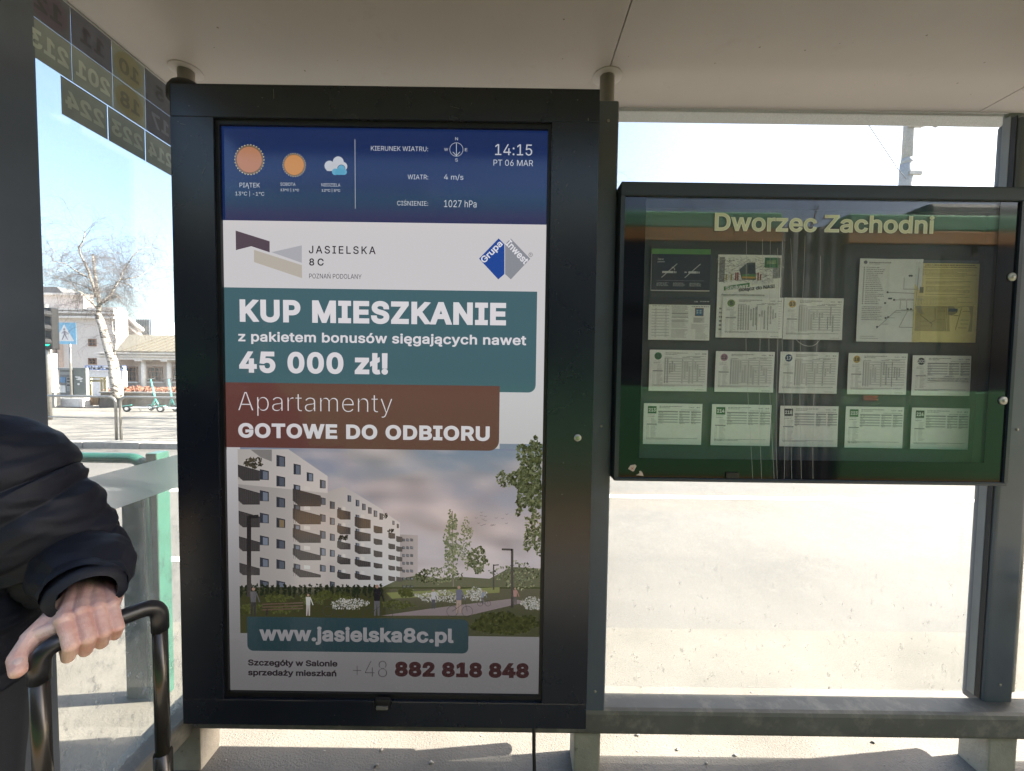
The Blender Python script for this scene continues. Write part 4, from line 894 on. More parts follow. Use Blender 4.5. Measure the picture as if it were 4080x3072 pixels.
# ------------------------------------------------------------------ bare trees: limbs and twigs as tapered tubes
def tree(name, label, base, limbs, twigs, mt, mtw, seed, droop=.5, tw=1.0, group=None):
    """limbs: list of (points, r0, r1); twigs hang off them"""
    random.seed(seed); t = thing(name, label, 'tree', tuple(base), group)
    b = MB(); tb = MB()
    for pts, r0, r1 in limbs:
        n = len(pts); r0, r1 = (r0, r1) if (r0 > .12 or name != 'birch_tree') else (r0*.72, r1*.72); b.tube(pts, [r0+(r1-r0)*i/(n-1) for i in range(n)], 9)
    def twig(p, d, ln, r, lev):
        pts = [p]; segs = 5
        for k in range(segs):
            d = (d+Vector((random.uniform(-.3, .3), random.uniform(-.3, .3), random.uniform(-.25, .25)-droop*(k/segs)*(1 if lev > 0 else .4)))).normalized()
            pts.append(pts[-1]+d*ln/segs)
            if lev < 2 and k > 0:
                for _ in range(random.choice((1, 2))): twig(pts[-1], (d+Vector((random.uniform(-1, 1), random.uniform(-1, 1), random.uniform(-.7, .7)))).normalized(), ln*random.uniform(.35, .7), r*.55, lev+1)
        tb.tube(pts, [r*.62*(1-.7*k/segs) for k in range(segs+1)], 3, cap=False)
    for pts, r0, r1 in limbs[1:]:
        for i in range(1, len(pts)):
            for _ in range(twigs):
                f = random.random(); p = Vector(pts[i-1])*(1-f)+Vector(pts[i])*f
                twig(p, Vector((random.uniform(-1, 1), random.uniform(-.8, .8), random.uniform(-.1, 1))).normalized(), random.uniform(.7, 1.7)*tw, .012*tw, 0)
    b.build('trunk', mt, t, True); o = tb.build('twigs', mtw, t); o['kind'] = 'stuff'; return t
M['birch'] = mat('birch_bark', (.42, .39, .35), .8, var=.2, vscale=3, dirt=(.05, .04, .035), dscale=6, dthr=(.50, .56), stretch=(1, 1, 2.2))
M['twig'] = mat('twig_bark', (.13, .10, .085), .8, var=.2)
M['twigpale'] = mat('birch_twig', (.085, .07, .065), .8, var=.2)
M['bark'] = mat('brown_bark', (.10, .08, .06), .85, var=.25, vscale=6)
BY = 15.0
def Z2(x, y, Y): return W(x*.6242, 760+y*.6242, Y=Y)
def path(pts, Y, dy=0): return [Z2(x, y, Y+dy*i/(len(pts)-1)) for i, (x, y) in enumerate(pts)]
bl = [(path([(748, 1325), (745, 1250), (732, 1180), (722, 1100), (700, 1030), (675, 950), (652, 860), (625, 790)], BY), .19, .105),
      (path([(625, 790), (636, 720), (622, 640), (610, 560), (600, 480), (592, 405)], BY, .4), .10, .04),
      (path([(615, 680), (590, 590), (560, 500), (510, 400), (505, 360), (530, 320), (545, 255)], BY, -.6), .065, .018),
      (path([(632, 735), (670, 700), (715, 655), (735, 610), (765, 570), (785, 520), (805, 470)], BY, .8), .06, .015),
      (path([(660, 715), (700, 690), (750, 672)], BY, -.5), .05, .03), (path([(765, 570), (830, 560), (890, 545), (960, 500), (1000, 470)], BY+.6, .8), .035, .01),
      (path([(620, 750), (570, 700), (520, 650), (470, 630)], BY, -.8), .05, .02), (path([(600, 640), (540, 610), (470, 585), (400, 570), (300, 550)], BY, 1.2), .04, .01),
      (path([(575, 560), (500, 520), (410, 462), (330, 450)], BY, -1.4), .035, .01), (path([(785, 520), (850, 410), (920, 360), (1000, 370)], BY+.8, .6), .03, .008),
      (path([(620, 790), (560, 765), (480, 752)], BY, .9), .03, .01), (path([(725, 1070), (745, 950), (722, 900), (715, 830)], BY, .2), .05, .02), (path([(765, 580), (830, 600), (890, 640)], BY, -.8), .025, .008)]
gb = Z2(748, 1325, BY)
tree('birch_tree', 'bare white birch with hanging twigs growing from the planter hedge', (gb.x, BY, gz(BY)), bl, 7, M['birch'], M['twigpale'], 4, .9, .8)
def plain_limbs(x, y, z, h, r, seed):
    random.seed(seed); L_ = [([(x, y, z), (x+.05, y, z+h*.2), (x-.05, y+.1, z+h*.42)], r, r*.7)]
    top = Vector((x-.05, y+.1, z+h*.42))
    for k in range(6):
        a = k*PI/3+random.uniform(-.3, .3); e = top+Vector((math.cos(a)*h*.28, math.sin(a)*h*.28, h*random.uniform(.3, .5))); mid = (top+e)/2+Vector((math.cos(a)*h*.07, math.sin(a)*h*.07, -h*.02))
        L_.append(([top-Vector((0, 0, h*.06*k/3)), mid, e], r*.45, r*.12))
    return L_
for i, (x, y, h, s_) in enumerate(((2.6, -11, 7.2, 1), (-3.5, -13, 9, 2), (10.5, -16, 10, 3))):
    tree('street_tree', ('bare brown tree across the tracks, reflected above the case name', 'tall bare tree farther back beyond the tracks on the left', 'tall bare tree far across the tracks at the right')[i], (x, y, -.32), plain_limbs(x, y, -.32, h, .16, s_), 5, M['bark'], M['twig'], s_+30, .1, 1.1, 'bare trees across the tracks')
for i, (x, y, h, s_) in enumerate(((-3.4, 10.6, 7.4, 11), (-.6, 12.2, 7.6, 12), (-5.2, 13.8, 7.8, 13), (-2.0, 8.9, 6.6, 14))):
    tree('street_tree', ('bare tree on the far pavement behind the display panel, nearest the birch', 'bare tree on the far pavement behind the middle of the display panel', 'bare tree behind the panel, farthest from the kerb', 'smaller bare tree by the far kerb behind the display panel')[i], (x, y, gz(y)), plain_limbs(x, y, gz(y)-.05, h, .13, s_), 5, M['bark'], M['twig'], s_+30, .1, 1.1, 'bare trees on the far pavement')
# ------------------------------------------------------------------ beside the shelter: green barrier
GB = thing('green_barrier', 'green tubular barrier with a flat end post, just outside the side glass', 'barrier', (-1.9, 1.75, 0))
MB().tube(arc([(-4.2, 1.765, 0), (-4.2, 1.765, 1.083), (-1.62, 1.765, 1.083), (-1.58, 1.765, .99), (-1.58, 1.765, 0)], .05), .023, 16).build('hoop_tube', M['green'], GB, True)
MB().box(-4.1, -1.70, 1.75, 1.78, .955, .992, .004).build('cross_bar', M['darkpost'], GB)
MB().box(-1.698, -1.60, 1.752, 1.785, 0, .96, .004).build('infill_plate', M['darkpost'], GB)
MB().box(-1.585, -1.537, 1.75, 1.815, 0, 1.108, .004).build('end_post', M['green'], GB)
MB().box(-1.583, -1.5385, 1.7475, 1.7497, 0, 1.105).build('post_face_shade', M['darkpost'], GB)  # dark sheet that paints the shade on the green post's front
# ------------------------------------------------------------------ railing along the far kerb
def hoop(label):
    t = thing('railing_hoop', label, 'railing', (0, 0, 0), 'grey railing hoops along the far kerb')
    MB().tube(arc([(-1.02, 0, 0), (-1.02, 0, .875), (1.02, 0, .875), (1.02, 0, 0)], .14), .024, 14).build('hoop_tube', M['galv'], t, True)
    MB().tube([(-1.0, 0, .45), (1.0, 0, .45)], .014, 10).build('lower_bar', M['galv'], t, True)
    return t
hl = ['grey railing hoop left of the joined post, before the ticket machine', 'grey railing hoop right of the joined post, before the scooters', 'far left grey railing hoop mostly behind the shelter post', 'grey railing hoop continuing right behind the display panel']
h0 = hoop(hl[0]); xj = W(474, 1752, Y=8.2).x; PIT = 2.135
def copy_tree(o, parent=None):
    c = o.copy(); COL.objects.link(c)
    if parent: c.parent = parent
    for ch in list(o.children): copy_tree(ch, c)
    return c
for i, k_ in enumerate((-.5, .5, -1.5, 1.5)):
    o = h0 if i == 0 else copy_tree(h0); o.location = (xj+k_*PIT, 8.2, -.065); o['label'] = hl[i]
# ------------------------------------------------------------------ scooters
M['teal'] = mat('teal_paint', (.10, .42, .36), .35, var=.12, vscale=12); M['white'] = mat('white_plastic', (.6, .6, .58), .45, var=.08); M['tyre'] = mat('tyre_rubber', (.025, .025, .027), .7)
def scooter(label):
    t = thing('electric_scooter', label, 'scooter', (0, 0, 0), 'hire scooters in front of the concrete planter')
    MB().box(-.05, .47, -.075, .075, .115, .16, .015).build('deck', M['white'], t)
    MB().tube([(.50, 0, .15), (.62, 0, .42), (.52, 0, 1.08)][::1], [.026, .03, .02], 10).build('stem', M['teal'], t, True)
    MB().tube([(.63, 0, .4), (.74, 0, .11)], .022, 8).build('fork', M['teal'], t, True)
    MB().tube([(.52, -.24, 1.10), (.53, -.08, 1.09), (.53, .08, 1.09), (.52, .24, 1.10)], .014, 8).build('handlebar', M['tyre'], t, True)
    for x in (-.18, .74):
        wh = MB().lathe([(.06, -.022), (.098, -.022), (.108, -.010), (.108, .010), (.098, .022), (.06, .022)], (x, 0, .108), 'Y', 24).build('wheel', M['tyre'], t, True)
        MB().lathe([(.055, -.024), (.055, .024)], (x, 0, .108), 'Y', 16).build('rim', M['white'], wh)
    MB().box(-.3, -.04, -.03, .03, .2, .218, .006, rot=Matrix.Rotation(-.15, 3, 'Y')).build('mudguard', M['teal'], t)
    MB().tube([(.1, .05, .12), (.14, .12, .01)], .008, 6).build('side_stand', M['tyre'], t)
    return t
s0 = scooter('teal scooter, first from the left and closest to the birch'); sx_ = [W((150+x*.2486), 1650, Y=13.3).x for x in (1420, 1630, 1960, 2080)]
for i, lb in enumerate(['leftmost scooter with a teal stem leaning a little left', 'second scooter from the left with its stem leaning back', 'third scooter from the left, half behind the railing', 'scooter farthest right, cut off by the display panel']):
    o = s0 if i == 0 else copy_tree(s0); o['label'] = lb
    o.location = (sx_[i]+.2, 13.35+.35*(i % 2), gz(13.3)); o.rotation_euler = (0.05-.03*i, 0, [.25, -.12, .3, -.2][i]); 
# ------------------------------------------------------------------ planter, hedge, machines
def zr(x, y, Y): return W(150+x*.2486, 1400+y*.2486, Y=Y)      # detail view of the far pavement
a, c = zr(975, 915, 15.2), zr(3600, 700, 15.2)
PL = thing('concrete_planter', 'long grey concrete planter behind the scooters with sloping end', 'planter', (a.x+2, 15.2, a.z))
MB().prism([(a.x, 15.2, a.z), (a.x+8, 15.2, a.z), (a.x+8, 15.2, c.z), (a.x+.12, 15.2, c.z)], (0, 1.6, 0)).build('planter_wall', mat('weathered_concrete', (.16, .135, .105), .85, var=.3, vscale=5, bump=.4, stretch=(1, 1, .3)), PL)
MB().box(a.x+.05, a.x+8.05, 15.17, 16.85, c.z, c.z+.045, .01).build('coping', M['kerb'], PL)
zt = zr(1500, 600, 15.5).z
b = MB(); random.seed(9)
for i in range(3800):
    x = random.uniform(zr(1120, 0, 15.5).x, a.x+8); y = random.uniform(15.3, 16.7); z = random.uniform(c.z+.03, zt+.06*noise.noise(Vector((x*2, y, 0)))); s_ = random.uniform(.02, .045); t = random.random()*PI
    b.quad((x-s_*math.cos(t), y-s_*math.sin(t), z), (x+s_*math.cos(t), y+s_*math.sin(t), z+random.uniform(-.02, .02)), (x+s_*.6*math.cos(t), y+s_*.6*math.sin(t), z+s_*1.6), (x-s_*.6*math.cos(t), y-s_*.6*math.sin(t), z+s_*1.5))
tagp(b.build('hedge', mat('brown_leaves', (.22, .09, .055), .8, var=.4, vscale=9)), 'low reddish brown hedge growing in the long planter', 'hedge', kind='stuff')
def boxed(name, label, cat, x0, y0, x1, y1, Y, dep, m, part='casing', bev=.01):
    p0, p1 = zr(x0, y0, Y), zr(x1, y1, Y); t = thing(name, label, cat, ((p0.x+p1.x)/2, Y, p1.z))
    MB().box(p0.x, p1.x, Y, Y+dep, p1.z, p0.z, bev).build(part, m, t); return t, p0, p1
TMY = 15.2
t, p0, p1 = boxed('ticket_machine', 'grey ticket machine with slanted blue screen beside a graffiti cabinet', 'ticket machine', 350, 268, 562, 740, TMY, .12, mat('machine_grey', (.13, .135, .14), .5, var=.08))
a, c = zr(335, 262, TMY), zr(552, 300, TMY); MB().box(a.x, c.x, TMY-.06, TMY+.14, c.z, a.z, .02).build('hood', M['lightgrey'], t)
a, c = zr(362, 330, TMY), zr(530, 375, TMY); MB().box(a.x, c.x, TMY-.008, TMY, c.z, a.z).build('sign_plate', M['lightgrey'], t)
a, c = zr(365, 412, TMY), zr(452, 500, TMY); MB().box(a.x, c.x, TMY-.02, TMY, c.z, a.z, rot=Matrix.Rotation(.15, 3, 'Y')).build('touch_screen', mat('machine_screen', (.10, .22, .38), .2), t)
a, c = zr(362, 545, TMY), zr(450, 660, TMY); MB().box(a.x, c.x, TMY-.008, TMY, c.z, a.z).build('front_panel', M['white'], t)
a, c = zr(468, 415, TMY), zr(545, 640, TMY); o = MB().box(a.x, c.x, TMY-.012, TMY, c.z, a.z).build('payment_panel', M['lightgrey'], t)
for yy in (440, 485, 540):
    a, c = zr(480, yy-12, TMY), zr(530, yy+14, TMY); MB().box(a.x, c.x, TMY-.02, TMY-.0125, c.z, a.z).build('slot', M['black'], o)
a, c = zr(372, 740, TMY), zr(800, 882, TMY); o = MB().box(a.x, c.x, TMY-.25, TMY+.2, c.z, a.z-.002, .01); tagp(o.build('plinth', mat('white_concrete', (.58, .57, .56), .8)), 'white concrete plinth under the ticket machine and cabinet', 'plinth')
t, p0, p1 = boxed('utility_cabinet', 'pale grey cabinet with white graffiti smears right of the ticket machine', 'cabinet', 566, 262, 782, 738, TMY+.02, .12, mat('cabinet_grey', (.15, .165, .155), .5, var=.2, vscale=3))
pr = Print(pf(TMY+.016), .001)
for x, y, rx, ry in ((640, 415, 45, 16), (680, 435, 42, 14), (655, 450, 50, 12), (690, 478, 22, 10), (648, 525, 20, 18), (620, 405, 30, 10)):
    p = zr(x, y, TMY); pr.disc(p.x, -p.z, rx*.0022, (.8, .8, .8), 1, 14, ry=ry*.0022)
pr.build('graffiti', M['print'], t)
t, p0, p1 = boxed('waste_container', 'brown rusty container between plinth and planter', 'container', 800, 738, 975, 865, 15.3, .2, mat('rusty_brown', (.20, .12, .06), .8, var=.4, vscale=6))
t, p0, p1 = boxed('stone_block', 'dark grey block at the left edge by the glass kiosk', 'block', 120, 660, 275, 885, 14.6, .2, M['kerb'], 'block')
a, c = zr(100, 30, 16.5), zr(205, 660, 16.5); t = thing('glass_kiosk', 'narrow pale glass kiosk edge behind the shelter post', 'kiosk', (a.x, 16.5, c.z))
MB().box(a.x-1.5, c.x, 16.5, 16.8, c.z-.5, a.z, .01).build('kiosk_body', mat('kiosk_glass', (.45, .56, .58), .2, var=.3, vscale=2), t)
MB().box(c.x, c.x+.06, 16.46, 16.56, c.z-.5, a.z+.2).build('corner_post', M['lightgrey'], t)
for yy in (130, 240, 400, 540): p = zr(150, yy, 16.5); MB().box(a.x-1.5, c.x, 16.47, 16.5, p.z, p.z+.05).build('glazing_bar', M['grey'], t)
# wooden tree guard
t = thing('tree_guard', 'pale wooden guard frame of stakes and rails left of the birch', 'tree guard', (zr(980, 690, 15.8).x, 15.8, zr(980, 690, 15.8).z))
WD = mat('pale_wood', (.50, .42, .24), .75, var=.15, vscale=8)
for x in (855, 1025, 1075, 1105):
    p, c = zr(x, 415, 15.8), zr(x, 700, 15.8); MB().tube([(c.x, 15.8, c.z-.3), (p.x, 15.8, p.z)], .035, 8).build('stake', WD, t, True)
for y in (425, 465, 482):
    p, c = zr(845, y, 15.76), zr(1110, y, 15.76); MB().box(p.x, c.x, 15.74, 15.77, c.z-.02, c.z+.025).build('rail', WD, t)
# kiosk with a blue fascia
t = thing('white_kiosk', 'white kiosk with a blue fascia of white marks behind the birch trunk', 'kiosk', (zr(1070, 690, 24).x, 24, zr(1070, 690, 24).z))
a, c = zr(775, 305, 24), zr(1370, 700, 24); MB().box(a.x, c.x, 24, 24.3, c.z-.5, a.z, .02).build('kiosk_wall', mat('kiosk_white', (.62, .62, .64), .6), t)
a, c = zr(770, 225, 23.9), zr(1370, 303, 23.9); o = MB().box(a.x, c.x, 23.85, 24.1, c.z, a.z).build('fascia', mat('fascia_blue', (.16, .24, .50), .5), t)
pr = Print(pf(23.84), .003); random.seed(2)
for k_ in range(34):
    p = zr(790+k_*17, random.choice((250, 272)), 23.85); pr.rect(p.x, -p.z-.05, p.x+random.uniform(.06, .2), -p.z+.05, (.7, .72, .78), 1)
pr.build('fascia_marks', M['print'], o)
# ------------------------------------------------------------------ buildings
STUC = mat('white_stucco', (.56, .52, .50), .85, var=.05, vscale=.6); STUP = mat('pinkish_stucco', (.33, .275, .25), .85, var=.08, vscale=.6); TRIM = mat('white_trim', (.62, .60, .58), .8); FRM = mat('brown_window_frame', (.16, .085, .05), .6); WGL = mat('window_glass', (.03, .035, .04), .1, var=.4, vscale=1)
def b2(x, y, Y): return Z2(x, y, Y)
LY = 38.0
a = zr(1230, 0, LY); xr = a.x+30
t = thing('arcade_building', 'low white arcade building with a beige seamed roof, columns and brown windows', 'building', (a.x+5, LY, -1))
zt_, zb_ = zr(1300, 130, LY).z, -1.2
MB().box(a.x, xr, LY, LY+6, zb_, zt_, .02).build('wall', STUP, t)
en = zr(1300, 20, LY).z; MB().box(a.x-.2, xr, LY-1.2, LY-.2, zt_+.0, en, .02).build('entablature', TRIM, t)
for yy in (35, 75, 120): z = zr(1300, yy, LY).z; MB().box(a.x-.3, xr, LY-1.3-(120-yy)*.003, LY-1.2, z-.05, z+.05).build('cornice', TRIM, t)
e0, e1 = b2(735, 1018, LY-1.4), b2(790, 930, LY+2)
MB().prism([(e0.x, LY-1.4, en), (xr, LY-1.4, en), (xr, LY+2.5, e1.z+.1), (e1.x, LY+2.5, e1.z+.1)], (0, 0, .12)).build('roof', mat('beige_sheet_roof', (.15, .135, .105), .6, var=.06), t)
for k_ in range(26):
    x = e0.x+.6+k_*.78; MB().tube([(x, LY-1.4, en+.15), (x+.9, LY+2.5, e1.z+.27)], .035, 5).build('roof_seam', mat('seam', (.08, .07, .055), .6) if k_ == 0 else bpy.data.materials['seam'], t)
for x0, x1 in ((1620, 1705), (2035, 2110), (2450, 2530), (2860, 2940), (3270, 3350)):
    p, c = zr(x0, 170, LY-1), zr(x1, 700, LY-1); o = MB().lathe([(.98*(c.x-p.x)/2, -1.2), ((c.x-p.x)/2*.98, .2), ((c.x-p.x)/2*.86, zt_-.1)], ((p.x+c.x)/2, LY-.75, 0), 'Z', 20).build('column', TRIM, t, True)
    MB().box(p.x-.12, c.x+.12, LY-1.3, LY-.2, zt_-.14, zt_-.002).build('capital', TRIM, o)
def window(t, x0, y0, x1, y1, nx_, ny_, Y, fn=zr, m=WGL):
    p, c = fn(x0, y0, Y), fn(x1, y1, Y); f = MB()
    f.box(p.x, c.x, Y-.07, Y-.002, p.z-.12, p.z); f.box(p.x, c.x, Y-.07, Y-.002, c.z, c.z+.12); f.box(p.x, p.x+.12, Y-.07, Y-.002, c.z+.12, p.z-.12); f.box(c.x-.12, c.x, Y-.07, Y-.002, c.z+.12, p.z-.12)
    for i in range(1, nx_): x = p.x+(c.x-p.x)*i/nx_; f.box(x-.035, x+.035, Y-.06, Y-.002, c.z+.121, p.z-.121)
    for i in range(1, ny_): z = c.z+(p.z-c.z)*i/ny_; f.box(p.x+.121, c.x-.121, Y-.055, Y-.002, z-.03, z+.03)
    o = f.build('window', FRM, t); MB().box(p.x+.1, c.x-.1, Y-.02, Y-.001, c.z+.1, p.z-.1).build('pane', m, o); return p, c
for x0, x1 in ((1355, 1605), (1762, 2012), (2165, 2430), (2590, 2840)):
    p, c = window(t, x0, 242, x1, 486, 4, 3, LY); MB().box(p.x-.15, c.x+.15, LY-.2, LY-.003, c.z-.12, c.z-.001).build('sill', TRIM, t)
# the tall white hall on the left
HY = 46.0
t = thing('station_hall', 'tall sunlit white hall with stepped cornices and a low dark roof behind the birch', 'building', (b2(400, 1000, HY).x, HY, -1.2))
c0, c1 = b2(150, 750, HY), b2(735, 790, HY)
MB().box(c0.x-20, c1.x, HY, HY+1.5, -1.3, c0.z, .02).build('wall', STUC, t)
c2 = b2(530, 655, HY+2); MB().box(c0.x-20, c2.x, HY+2, HY+3.2, c0.z-1, c2.z, .02).build('upper_storey', STUC, t)
for y, yy in ((655, HY+2), (752, HY), (770, HY), (800, HY)):
    z = b2(300, y, yy).z; x1 = c2.x if yy > HY else c1.x; MB().box(c0.x-20, x1+.3, yy-.5, yy-.001, z-.22, z, .02).build('cornice', TRIM, t)
r0, r1 = b2(283, 612, HY+4), b2(405, 655, HY+4)
MB().prism([(r0.x-20, HY+4, r1.z), (r1.x, HY+4, r1.z), (r0.x+1.5, HY+4, r0.z), (r0.x-20, HY+4, r0.z)], (0, 2, 0)).build('roof', M['tram_grey'], t)
for x0, x1 in ((300, 330), (352, 382), (392, 412)):
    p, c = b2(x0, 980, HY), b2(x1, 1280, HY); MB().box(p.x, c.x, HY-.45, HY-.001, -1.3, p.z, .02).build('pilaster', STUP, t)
for x0, y0, x1, y1 in ((565, 945, 617, 993), (565, 1068, 618, 1110)): window(t, x0, y0, x1, y1, 2, 2, HY, b2)
p, c = b2(530, 738, HY), b2(735, 790, HY); MB().box(p.x, c.x, HY+.3, HY+1.0, c0.z, p.z, .02).build('parapet', STUC, t)
t = thing('hall_wing', 'lower white wing with a sloping cornice stepping back to the right of the hall', 'building', (c1.x+3, 52, -1.2))
WY = HY+2.2
wp = [b2(x, y, WY) for x, y in ((700, 745), (735, 760), (830, 812), (905, 880), (905, 1300), (700, 1300))]
MB().prism(wp, (-.9, 1.0, 0)).build('wall', STUC, t)
for d_, h_ in ((0, .28), (.9, .16)):
    MB().prism([wp[1]+Vector((0, -.4, -d_)), wp[2]+Vector((0, -.4, -d_)), wp[3]+Vector((.3, -.4, -d_)), wp[3]+Vector((.3, -.4, -d_-h_)), wp[2]+Vector((0, -.4, -d_-h_)), wp[1]+Vector((0, -.4, -d_-h_))], (0, .39, 0)).build('cornice', TRIM, t)
c0, c1 = b2(868, 820, 150), b2(966, 885, 150)
t = thing('glass_tower', 'distant blue grey glass office block above the arcade roof', 'building', (c0.x, 150, -1.2))
o = MB().box(c0.x, c1.x, 150, 170, -1.3, c0.z).build('facade', mat('tower_glass', (.25, .32, .40), .3, var=.2, vscale=.3), t)
for k_ in range(1, 9): x = c0.x+(c1.x-c0.x)*k_/9; MB().box(x-.12, x+.12, 149.7, 149.99, -1.3, c0.z).build('mullion', M['grey'], t)
c0, c1 = b2(1078, 885, 170), b2(1140, 930, 170)
t = thing('grey_office_block', 'distant dark grey gridded block cut off by the display panel', 'building', (c0.x, 170, -1.2))
MB().box(c0.x, c1.x+20, 170, 185, -1.3, c0.z).build('facade', mat('office_grey', (.2, .22, .26), .4, var=.2, vscale=.3), t)
for k_ in range(6): x = c0.x+k_*2; MB().box(x-.15, x+.15, 169.7, 169.99, -1.3, c0.z).build('mullion', M['tram_grey'], t)
# ------------------------------------------------------------------ traffic light and crossing sign
TLY = 11.0
def z2p(x, y): return b2(x, y, TLY)
p = z2p(292, 800); t = thing('traffic_light', 'black traffic light showing green at the left edge of the view', 'traffic light', (p.x-.1, TLY, gz(TLY)))
top, bot = z2p(300, 745), z2p(300, 1012)
MB().box(top.x-.20, top.x+.10, TLY, TLY+.2, bot.z, top.z, .04, seg=3).build('signal_head', M['bezel'], t)
MB().tube([(top.x-.16, TLY+.12, gz(TLY)), (top.x-.16, TLY+.12, top.z+.1)], .05, 12).build('pole', M['galv'], t, True)
for i, y in enumerate((790, 880, 967)):
    c = z2p(300, y); cx_ = c.x+.0
    v = MB(); 
    for k_ in range(10):
        a0, a1 = PI*(k_/10)*1.3-.15*PI, PI*((k_+1)/10)*1.3-.15*PI; r_ = .125
        v.prism([(cx_+r_*math.cos(a0), TLY-.22+.06*abs(k_-4.5)/4.5, c.z+r_*math.sin(a0)), (cx_+r_*math.cos(a1), TLY-.22+.06*abs(k_-3.5)/4.5, c.z+r_*math.sin(a1)), (cx_+r_*math.cos(a1), TLY-.002, c.z+r_*math.sin(a1)), (cx_+r_*math.cos(a0), TLY-.002, c.z+r_*math.sin(a0))], (math.cos(a0)*.006, 0, math.sin(a0)*.006))
    v.build('visor', M['bezel'], t)
    if i == 2:
        m_, nt_, out_ = newmat('green_lamp'); e_ = N(nt_, 'ShaderNodeEmission'); e_.inputs[0].default_value = (.02, .75, .42, 1); e_.inputs[1].default_value = .55; nt_.links.new(e_.outputs[0], out_.inputs[0])
    else: m_ = M['black']
    MB().lathe([(.1, -.012), (.1, -.001)], (cx_, TLY, c.z), 'Y', 24).build('lens', m_, t)
SGY = 15.0
a, c = b2(335, 840, SGY), b2(487, 980, SGY)
t = thing('crossing_sign', 'blue square pedestrian crossing sign with a walking figure in a white triangle', 'sign', ((a.x+c.x)/2, SGY, gz(SGY)))
o = MB().box(a.x, c.x, SGY, SGY+.02, c.z, a.z, .004).build('sign_plate', mat('sign_blue', (.22, .48, .70), .4), t)
pr = Print(lambda u, v, l: Vector((a.x+(c.x-a.x)*u, SGY-l, a.z+(c.z-a.z)*v)), .002)
pr.poly([(.5, .08), (.92, .86), (.08, .86)], (.75, .75, .75), 1); KB = (.28, .25, .30)
pr.disc(.50, .31, .045, KB, 2, 12); pr.poly([(.47, .37), (.55, .38), (.56, .56), (.47, .56)], KB, 2); pr.line(.50, .55, .40, .80, .045, KB, 2); pr.line(.53, .55, .58, .68, .045, KB, 2); pr.line(.58, .68, .64, .79, .04, KB, 2); pr.line(.49, .41, .38, .52, .03, KB, 2); pr.line(.54, .41, .64, .52, .03, KB, 2)
pr.build('pictogram', M['print'], o)
MB().tube([(c.x-.3, SGY+.06, gz(SGY)), (c.x-.3, SGY+.06, a.z)], .035, 10).build('pole', M['galv'], t, True)
# ------------------------------------------------------------------ catenary mast and wires beyond the road
MY = 22.0
t = thing('catenary_mast', 'tall grey overhead line mast with clamps, seen above the notice case', 'mast', (W(3612, 700, Y=MY).x, MY, gz(MY)))
c_ = lambda px, py, Y=MY: W(px, py, Y=Y)
lo, md, hi = c_(3608, 720), c_(3613, 640), c_(3622, 495)
MB().tube([(lo.x, MY, gz(MY)), (lo.x, MY, lo.z), (md.x, MY, md.z-.2)], [.34, .285, .28], 20).tube([(md.x, MY, md.z-.2), (md.x, MY, md.z+.1)], [.28, .23], 20).tube([(md.x, MY, md.z+.1), (hi.x, MY, 17.5)], [.23, .20], 20).build('pole', mat('mast_grey', (.30, .33, .36), .6, var=.08), t, True)
for px0, py0, px1, py1 in ((3600, 705, 3650, 700), (3598, 522, 3655, 512)):
    p, c = c_(px0, py0), c_(px1, py1); MB().box(p.x, c.x, MY-.35, MY-.2, c.z-.1, c.z+.1, .02).build('clamp', M['galv'], t)
for nm, lb, pts in (('span_wire', 'thin span wire running up left from the mast', [(3588, 722), (3560, 690), (3427, 490), (3300, 300)]), ('feeder_cable', 'thicker feeder cable with insulator running right from the mast', [(3640, 518), (3695, 512), (3720, 508), (3830, 499), (4100, 470), (4500, 420)]), ('stay_wire', 'short stay wire rising right from the mast clamp', [(3640, 518), (3680, 495), (3900, 380)])):
    P_ = [c_(x, y) for x, y in pts]; b = MB().tube([(p.x, MY-.3, p.z) for p in P_], .018 if nm == 'span_wire' else .035, 6)
    if nm == 'feeder_cable': b.tube([(P_[1].x-.1, MY-.3, P_[1].z), (P_[1].x+.15, MY-.3, P_[1].z), (P_[2].x, MY-.3, P_[2].z)], [.03, .13, .03], 8)
    tagp(b.build(nm, M['grey'], None, True), lb, 'wire')
# ------------------------------------------------------------------ the suitcase
M['handle'] = mat('handle_black_plastic', (.012, .012, .014), .3, var=.2); M['alu_dark'] = mat('dark_anodised_tube', (.06, .055, .05), .25, metal=.7, var=.2, stretch=(1, 1, .05)); M['case_shell'] = mat('suitcase_shell', (.03, .03, .035), .4, bump=.3)
HA, HB = Vector((-.713, .615, 1.06)), Vector((-.644, .7245, 1.06)); hd = (HB-HA).normalized(); hu = Vector((hd.y, -hd.x, 0))
# legs stand a little outside the grip; the handle is a loop of one tube
LA, LB = HA-hd*.012, HB+hd*.005
SC = thing('suitcase', 'black trolley suitcase with its telescopic handle pulled up', 'suitcase', ((LA.x+LB.x)/2, (LA.y+LB.y)/2, 0))
b = MB(); b.tube(arc([LA-Vector((0, 0, .05)), LA, LB, LB-Vector((0, 0, .05))], .028, 8), .0135, 16); hg = b.build('grip', M['handle'], SC, True)
for P_ in (LA, LB):
    o = MB().tube([P_-Vector((0, 0, .049)), P_-Vector((0, 0, .29))], .0115, 14).build('handle_tube', M['alu_dark'], SC, True)
    MB().tube([P_-Vector((0, 0, .285)), P_-Vector((0, 0, .46))], .0145, 14).build('outer_tube', M['alu_dark'], o, True)
mid = (LA+LB)/2; rz = Matrix.Rotation(math.atan2(hd.y, hd.x), 3, 'Z')
MB().box(mid.x-.17, mid.x+.17, mid.y-.02-.11, mid.y-.02+.11, .045, .60, .035, rot=rz, seg=4).build('shell', M['case_shell'], SC, True)
